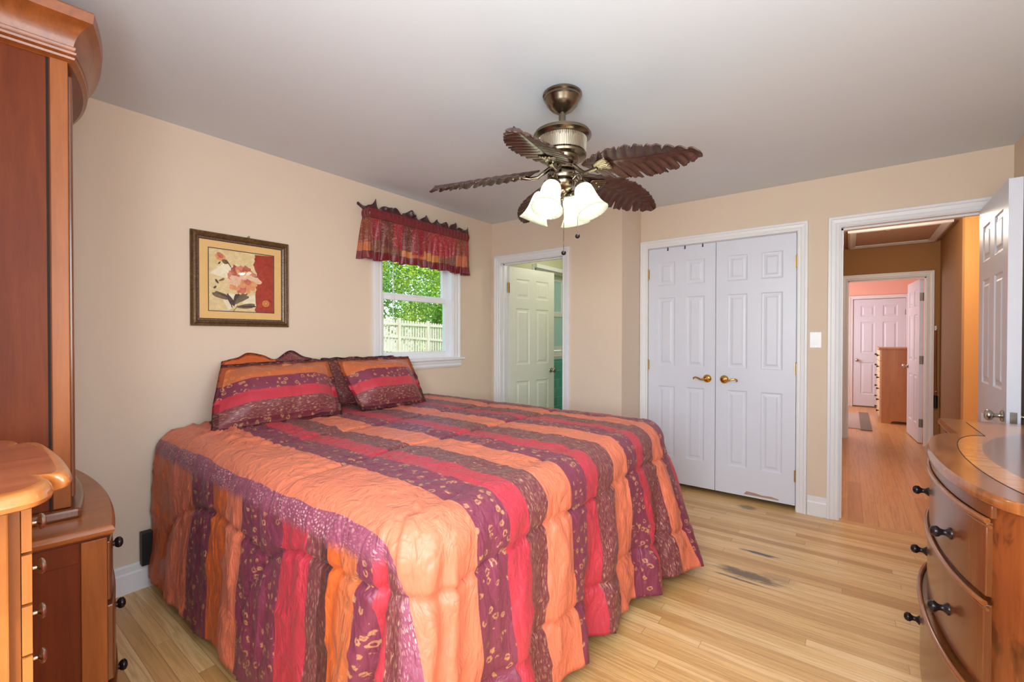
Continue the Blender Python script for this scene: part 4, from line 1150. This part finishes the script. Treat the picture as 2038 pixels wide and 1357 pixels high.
# ================================================================== ARMOIRE (bow front faces +y)
def bow(xa, xb, y, sag, n=24, p=2.):
    return [(xa+(xb-xa)*i/n, y + sag*(1-abs(2*i/n-1)**p)) for i in range(n+1)]
def armoire():
    r = thing('armoire', (-2.25, 0, 0), 'tall dark cherry bow-front armoire on a chest of drawers at left', 'armoire')
    YBK = -.30
    def foot(xa, xb, y, sag, off=0, skew=.075):
        """plan outline: right side splays in towards the wall behind"""
        f = bow(xa-off, xb+off, y+off*.6, sag)
        return [(xb+off-skew, YBK)] + f[::-1] + [(xa-off+skew*.3, YBK)]
    # ---- chest
    body = MB().prism(foot(-2.79, -1.712, .314, .062), .06, .722); body.build('chest_body', M_cherry, r, bevel=.003)
    MB().prism(foot(-2.80, -1.704, .314, .062), 0, .06).build('plinth', M_cherry_h, r, bevel=.004)
    mb = MB()
    R = [[(x, y, z) for x, y in foot(-2.79, -1.716, .312, .062, o)] for o, z in ((.0, .718), (.012, .722), (.022, .730), (.026, .740), (.022, .748), (.016, .752))]
    mb.rings(R); mb.build('chest_top', M_cherry_y, r, 30)
    # stile on the visible side
    d = Vector((.075, .60, 0)).normalized(); nrm = Vector((d.y, -d.x, 0))
    def side_strip(xf, yf, a0, a1, z0, z1, out, name, mat, bev=.002):
        m = Matrix((d, nrm, Vector((0, 0, 1)))).transposed().to_4x4(); m.translation = (xf, yf, 0)
        return MB().box(-a1, -a0, -.002, out, z0, z1, mtx=m).build(name, mat, r, bevel=bev)
    side_strip(-1.712, .314, .000, .055, .062, .716, .006, 'chest_stile', M_cherry2)
    side_strip(-1.712, .314, .058, .52, .66, .716, .003, 'chest_rail', M_cherry)
    # drawers with dark knobs
    for z0, z1, pr in ((.515, .690, .0), (.275, .500, .006), (.075, .260, .010)):
        f0 = bow(-2.73, -1.745, .310, .062); f1 = bow(-2.73, -1.745, .329+pr, .064)
        dr = MB().prism(f0 + f1[::-1], z0, z1).build('drawer', M_dr_front, r, bevel=.004)
        for x in (-2.02, -2.50):
            yb = .329+pr+.064*(1-abs(2*(x+2.73)/.985-1)**2)
            MB().lathe([(0, 0), (.013, 0), (.013, .003), (.009, .005), (.009, .010), (.015, .014), (.0185, .020), (.0175, .027), (.010, .032), (0, .033)], (x, yb-.001, (z0+z1)/2-.02), axis_m((0, 1, 0)), 20).build('knob', M_black, dr, 50)
    # ---- upper cabinet
    def ft(off=0, y=.262, sag=.040): return foot(-2.72, -1.868, y, sag, off, .065)
    MB().prism(ft(.030, .262, .055), .752, .782).build('upper_base_moulding', M_dr_front, r, bevel=.008)
    MB().prism(ft(), .782, 2.125).build('upper_body', M_cherry, r, bevel=.002)
    side_strip(-1.868, .262, 0, .038, .784, 2.115, .006, 'upper_stile', M_cherry2)
    side_strip(-1.868, .262, .040, .046, .784, 2.115, .0012, 'stile_painted_shadow', M_dark, 0)  # dark strip painting the shade between stile and panel
    for k in (0, 1):
        xa, xb = ((-2.70, -2.30), (-2.292, -1.91))[k]
        pts = [(x, .262+.040*(1-abs(2*(x+2.72)/.852-1)**2)) for x in [xa+(xb-xa)*i/10 for i in range(11)]]
        dd = MB().prism([(x, y-.004) for x, y in pts] + [(x, y+.008) for x, y in pts[::-1]], .80, 2.095).build('cabinet_door', M_dr_front, r, bevel=.004)
    # cornice: three beads, cove and fillet following the bow
    prof = [(.004, 2.112), (.010, 2.116), (.020, 2.120), (.022, 2.126), (.016, 2.130), (.024, 2.134), (.026, 2.140), (.019, 2.145), (.023, 2.150), (.024, 2.156), (.017, 2.160),
            (.020, 2.170), (.026, 2.184), (.038, 2.200), (.056, 2.214), (.070, 2.220), (.074, 2.222), (.078, 2.250), (.072, 2.256)]
    mb = MB(); mb.rings([[(x, y, z) for x, y in ft(o, .262, .085)] for o, z in prof]); mb.build('cornice', M_cherry_h, r, 30)
armoire()

# ================================================================== JEWELRY CHEST
def jewelry():
    cx, cy = -1.34, -.035
    r = thing('jewelry_chest', (cx, cy, 0), 'small honey-oak jewelry chest with scalloped top at the lower left corner', 'jewelry chest')
    # quatrefoil top
    def outline(off):
        pts = []
        q = [(0, .208), (.06, .207), (.11, .205), (.15, .203), (.178, .200), (.196, .196), (.206, .188), (.203, .177), (.193, .168), (.187, .163), (.196, .162), (.212, .165), (.236, .168), (.262, .164), (.286, .152), (.300, .138), (.306, .110), (.307, .07), (.307, .03)]
        q = [(x, y) for x, y in q]
        ring = q + [(x, -y) for x, y in q[::-1]] + [(-x, -y) for x, y in q[1:]] + [(-x, y) for x, y in q[::-1]][:-1]
        sm = []
        for i in range(len(ring)):
            a0, a1, a2, a3 = (Vector(ring[(i+k) % len(ring)]) for k in (-1, 0, 1, 2))
            for t in (0, .25, .5, .75):
                sm.append(tuple(.5*(2*a1 + (a2-a0)*t + (2*a0-5*a1+4*a2-a3)*t*t + (3*a1-a0-3*a2+a3)*t**3)))
        out = []
        for i, (x, y) in enumerate(sm):
            out.append((x*(1+off/.25), y*(1+off/.25)))
        return out
    mb = MB(); R = []
    for o, z in ((-.016, 1.018), (-.010, 1.018), (-.003, 1.022), (.0, 1.030), (-.003, 1.040), (-.008, 1.046), (-.014, 1.048), (-.024, 1.048)):
        R.append([(cx+x, cy+y, z) for x, y in outline(o)])
    mb.rings(R, True, True)
    for f in mb.bm.faces:
        f.material_index = 1 if len(f.verts) > 4 and f.calc_center_median().z > 1.03 else 0
    mb.build('top', [M_jb, M_jt], r, 40)
    B(cx-.146, cx+.146, cy-.16, cy+.136, .16, 1.018).build('body', M_jd, r)
    for sx in (-1, 1):
        for sy in (-1, 1):
            x, y = cx+sx*.150, cy+sy*.125 - (.014 if sy > 0 else 0)
            MB().box(x-.012, x+.012, y-.018, y+.010, .0, 1.019).build('corner_post', M_jb, r, bevel=.003)
        # side door
        m = MB().box(cx+sx*.145, cx+sx*.157, cy-.13, cy+.105, .18, 1.0).build('side_door', M_jb, r, bevel=.003)
        MB().lathe([(0, 0), (.004, .003), (.004, .012), (.010, .018), (.012, .024), (.006, .030), (0, .031)], (cx+sx*.157, cy+.080, .757), axis_m((sx, 0, 0)), 16).build('knob', M_pewter, m, 50)
    for k in range(8):
        z1 = .992-.094*k; z0 = z1-.088
        f0 = bow(cx-.150, cx+.150, cy+.137, .0); 
        mb = MB(); R = []
        for zz, e in ((z0, .0), (z0+.004, .02), (z0+.04, .028), (z1-.010, .026), (z1-.004, .02), (z1, .0)):
            f1 = bow(cx-.150, cx+.150, cy+.150, e*.35); R.append([(x, y, zz) for x, y in f0+f1[::-1]])
        mb.rings(R); dr = mb.build('drawer', M_jb, r, 30)
        zc = (z0+z1)/2+.004 - .042
        if k < 7 or True:
            MB().lathe([(0, 0), (.005, 0), (.0035, .003), (.0035, .011), (.008, .013), (.0155, .0155), (.0165, .018), (.014, .022), (.007, .025), (0, .0255)], (cx, cy+.160, zc+.002), axis_m((0, 1, 0)), 22).build('knob', M_pewter, dr, 50)
    for sx in (-1, 1):
        for sy in (-1, 1):
            MB().lathe([(.013, 0), (.018, .02), (.014, .08), (.02, .15), (.016, .165)], (cx+sx*.128, cy-.015+sy*.115, 0), None, 14).build('leg', M_jb, r, 50)
jewelry()

# ================================================================== DRESSER (serpentine front faces -x)
def dresser():
    yc, hw, x0, sag, yA, yE, xb = 2.07, .50, .352, .130, 1.120, 3.020, XR-.006
    r = thing('dresser', (.56, yc, 0), 'serpentine-front cherry dresser with dark round knobs along the right wall', 'dresser')
    def front(off=0., n=48, y_in=0.):
        pts = [(x0-off, yE+off)]
        for i in range(n+1):
            t = math.cos(PI*i/n); y = yc+hw*t*(1-y_in)
            q = math.sqrt(max(0, 1-t*t)); pts.append((x0-off-sag*q**.92, y))
        pts.append((x0-off, yA-off)); return pts
    def plan(off): return front(off) + [(xb, yA-off), (xb, yE+off)]
    # top with cross-banded edge
    mb = MB(); prof = [(-.012, .868), (-.004, .870), (.0, .874), (.002, .882), (.0, .890), (-.004, .897), (-.008, .900)]
    R = [[mb.v((x, y, z)) for x, y in plan(o)] for o, z in prof]; n = len(R[0])
    for a, b in zip(R, R[1:]):
        for i in range(n): mb.f([a[i], a[(i+1) % n], b[(i+1) % n], b[i]])
    mb.f(R[0][::-1])
    inn = [mb.v((min(x, xb-.02), y, .900)) for x, y in plan(-.085)[:-2]] + [mb.v((xb-.02, yA+.085, .9)), mb.v((xb-.02, yE-.085, .9))]
    L = mb.bm.loops.layers.color.new('band')
    outer = R[-1]; faces = []
    for i in range(n): 
        f = mb.f([outer[i], outer[(i+1) % n], inn[(i+1) % n], inn[i]]); faces.append(f)
    fc = mb.f(inn)
    for f in mb.bm.faces:
        for l in f.loops: l[L] = (0, 0, 0, 1) if f is fc else (1, 1, 1, 1)
    mb.build('top', M_dr_top, r, 30)
    # dark inlay line between band and field
    mb = MB(); il = [(x, y, .9003) for x, y in plan(-.085)[:-2]]
    mb.tube(il, .0011, 6); mb.build('inlay_line', M_dark, r)
    mb = MB(); mb.prism(front(-.022) + [(xb, yA+.022), (xb, yE-.022)], .06, .868); mb.build('body', M_dr_body, r, 30)
    mb = MB(); mb.prism(front(-.008) + [(xb, yA+.008), (xb, yE-.008)], 0, .075); mb.build('plinth', M_dr_lip, r, 30)
    def fr(y, off): 
        t = (y-yc)/hw; return x0-off-sag*math.sqrt(max(0, 1-t*t))**.92
    # frieze under the top and three bowed drawers with bead mouldings
    W = .425
    def strip(name, z0, z1, off0, off1, mat, par, w=W):
        ys = [yc-w+2*w*i/40 for i in range(41)]
        return MB().prism([(fr(y, off0), y) for y in ys] + [(fr(y, off1), y) for y in ys[::-1]], z0, z1).build(name, mat, par, 30, bevel=.002)
    strip('frieze', .832, .866, -.024, -.012, M_dr_front, r)
    for z0, z1, pr in ((.625, .818, -.010), (.382, .604, -.006), (.085, .360, .012)):
        d = strip('drawer', z0, z1, -.026, pr, M_dr_front, r, W-.012)
        for zz, ex in ((z1+.006, .008),):
            ys = [yc-W+.004+2*(W-.004)*i/40 for i in range(41)]
            mb = MB(); mb.tube([(fr(y, pr+ex*.3), y, zz) for y in ys], .0075, 10); mb.build('bead', M_dr_lip, d, 60)
            mb = MB(); mb.tube([(fr(y, pr-.004), y, zz-.016) for y in ys], .0045, 8); mb.build('lower_bead', M_dr_lip, d, 60)
        for y in (yc-.225, yc+.225):
            x = fr(y, pr); e = .002; nx = Vector((-1, (fr(y+e, pr)-fr(y-e, pr))/(2*e), 0)).normalized()
            MB().lathe([(0, -.004), (.017, -.002), (.0175, .002), (.013, .007), (.009, .012), (.0085, .018), (.010, .023), (.0155, .029), (.0165, .036), (.013, .043), (.006, .047), (0, .0475)], (x, y, (z0+z1)/2-.01), axis_m(nx), 22).build('knob', M_black, d, 50)
    # block ends: small doors
    for ya, yb in ((yA+.05, yc-hw-.03), (yc+hw+.03, yE-.05)):
        d = MB().box(x0+.010, x0+.024, ya, yb, .10, .80).build('end_door', M_dr_front, r, bevel=.004)
        MB().lathe([(0, -.004), (.014, 0), (.006, .008), (.0065, .016), (.0155, .027), (.0155, .034), (.006, .044), (0, .045)], (x0+.010, (ya+yb)/2, .74), axis_m((-1, 0, 0)), 18).build('knob', M_black, d, 50)
        B(x0+.012, x0+.024, ya, yb, .812, .845).build('end_frieze', M_dr_front, r, bevel=.002)
dresser()

# ================================================================== HALL AND PINK ROOM THINGS
r = thing('pole', (.806, 7.135, .49), 'thin brown pole with black lower grip hung upright in the dark hall corner', 'pole')
MB().tube([(.806, 7.132, .60), (.803, 7.132, 1.38)], .011, 12).build('shaft', M_cherry2, r, 60)
MB().tube([(.8065, 7.132, .47), (.806, 7.132, .62)], .019, 12).build('grip', M_blackp, r, 60)
MB().tube([(.803, 7.132, 1.38), (.803, 7.132, 1.43)], .010, 12).build('end_cap', M_switch, r, 60)
for z in (1.40, .66): B(.797, .815, 7.12, 7.15, z, z+.01).build('wall_clip', M_nickel, r)

r = thing('chest_of_drawers', (.62, 9.2, 0), 'maple chest of drawers in the pink room, its side towards the hall', 'chest of drawers')
xa, xb, ya, yb = .392, .845, 8.75, 9.65
mb = MB(); mb.prism([(xa, 0), (xa+.10, 0), (xa+.125, .035), (xa+.16, .042), (xb-.12, .042), (xb-.09, .03), (xb-.08, 0), (xb, 0), (xb, 1.11), (xa, 1.11)], 0, .02, Matrix.Translation((0, ya+.02, 0)) @ Matrix.Rotation(PI/2, 4, 'X'))
mb.build('side_panel', M_maple, r)
B(xa+.005, xb, ya+.021, yb, .06, 1.11).build('carcass', M_maple, r)
B(xa-.035, xb+.01, ya-.012, yb+.012, 1.11, 1.14).build('top', M_maple, r, bevel=.006)
for k in range(6):
    z0 = .085+.17*k
    d = B(xa-.022, xa+.006, ya+.02, yb-.02, z0, z0+.160).build('drawer', plain('pale_drawer_front', (222, 190, 150), .4) if k == 0 else bpy.data.materials['pale_drawer_front'], r, bevel=.006)
    for y in (ya+.14, yb-.2): MB().lathe([(0, 0), (.010, .004), (.007, .014), (.017, .024), (.012, .034), (0, .036)], (xa-.022, y, z0+.085), axis_m((-1, 0, 0)), 14).build('knob', M_black, d, 50)
r = thing('rug', (-.1, 8.8, 0), 'small grey two-tone rug on the pink room floor', 'rug')
B(-.62, .135, 7.95, 9.62, 0, .010).build('rug_field', plain('rug_light_grey', (178, 164, 156), .95, 0, .06, 60, .3, 300), r)
B(.135, .262, 7.88, 9.72, 0, .0105).build('rug_border', plain('rug_dark_grey', (126, 116, 104), .95, 0, .06, 60, .3, 300), r)

# ================================================================== OUTSIDE THE WINDOW
def ground(x, y):
    return .50 + .0*(x+13) - .125*(y-11.0) if x < -12 else .50 - .125*(y-11)*min(1, (-x-3)/9) - .75*max(0, (x+12)/9)
mb = MB(); G = {}
for i in range(25):
    for j in range(27):
        x, y = -3.2-1.3*i, -8+1.5*j; G[i, j] = mb.v((x, y, ground(x, y)+.03*noise.noise((x, y, 0))))
for i in range(24):
    for j in range(26): mb.f([G[i, j], G[i+1, j], G[i+1, j+1], G[i, j+1]])
tag(mb.build('lawn', M_grass, None, 180), 'sunlit green lawn behind the white fence', 'lawn', kind='structure')
def fence():
    r = thing('picket_fence', (-13, 11, .6), 'white picket fence seen through the bedroom window', 'fence')
    posts = [(-12.6, 7.2), (-13, 8.8), (-13, 10.34), (-13.15, 11.85), (-13.3, 13.4), (-13.45, 15.)]
    for (xa, ya), (xb, yb) in zip(posts, posts[1:]):
        mb = MB(); n = 11; a, b = Vector((xa, ya, 0)), Vector((xb, yb, 0)); d = (b-a).normalized()
        for k in range(n):
            p = a.lerp(b, (k+.5)/n); zb = ground(p.x, p.y)+.10; zt = 1.93 - .04*(p.y-10)
            m = Matrix((d, Vector((-d.y, d.x, 0)), Vector((0, 0, 1)))).transposed().to_4x4(); m.translation = (p.x, p.y, 0)
            mb.prism([(-.043, zb), (.043, zb), (.043, zt-.05), (.022, zt), (-.022, zt), (-.043, zt-.05)], -.01, .01, m @ Matrix.Rotation(PI/2, 4, 'X'))
        for f in (.14, .52, .86):
            za = ground(xa, ya)*(1-f)+1.95*f; zb = ground(xb, yb)*(1-f)+1.95*f
            u = Vector((-d.y, d.x, 0)); u = u if u.x > 0 else -u; a2, b2 = a+u*.03, b+u*.03
            mb.rings([[(a2.x+u.x*q, a2.y+u.y*q, za+w) for q, w in ((-.018, -.045), (.018, -.045), (.018, .045), (-.018, .045))], [(b2.x+u.x*q, b2.y+u.y*q, zb+w) for q, w in ((-.018, -.045), (.018, -.045), (.018, .045), (-.018, .045))]])
        mb.build('fence_panel', M_fence, r)
    for x, y in posts: B(x-.01, x+.10, y-.055, y+.055, ground(x, y)-.1, 1.99-.04*(y-10)).build('post', M_fence, r, bevel=.01)
fence()
def tree(x, y, h, rad, mat, label, seed, n=2600, leaf=.16):
    rng = random.Random(seed); zg = ground(x, y)
    r = thing('tree', (x, y, zg), label, 'tree', 'trees beyond the fence')
    MB().tube([(x, y, zg-.1), (x+.05, y, zg+h*.3), (x-.03, y+.05, zg+h*.6)], [.14, .11, .05], 10).build('trunk', M_bark, r, 60)
    mb = MB(); ctr = [(rng.uniform(-.6, .6)*rad, rng.uniform(-.6, .6)*rad, h*rng.uniform(.18, .9), rad*rng.uniform(.35, .6)) for _ in range(14)]
    for _ in range(n):
        c = rng.choice(ctr); d = Vector((rng.gauss(0, 1), rng.gauss(0, 1), rng.gauss(0, 1))).normalized()
        p = Vector((x+c[0], y+c[1], zg+c[2])) + d*c[3]*rng.uniform(.6, 1.05)
        t = Vector((rng.gauss(0, 1), rng.gauss(0, 1), rng.gauss(-.4, .6))).normalized(); b = t.cross(d+Vector((.3, .2, .1))).normalized()
        s = leaf*rng.uniform(.6, 1.2)
        mb.f([mb.v(p), mb.v(p+t*s*.5+b*s*.3), mb.v(p+t*s), mb.v(p+t*s*.5-b*s*.3)])
    mb.build('foliage', mat, r)
tree(-16, 11.3, 3.9, 1.5, M_leaf2, 'bushy tree behind the left end of the visible fence', 1)
tree(-16, 15.0, 3.9, 1.5, M_leaf2, 'bushy tree behind the right end of the visible fence', 3)
tree(-20.5, 14.4, 8.0, 2.5, M_leaf1, 'tall bright tree filling the left of the upper sash', 4, 9000, .2)
tree(-20.5, 19.8, 8.0, 2.5, M_leaf1, 'tall bright tree filling the right of the upper sash', 5, 9000, .2)
tree(-26.5, 22.6, 10, 3.4, M_leaf2, 'tallest tree, far back between the two bright trees', 6, 5200, .26)
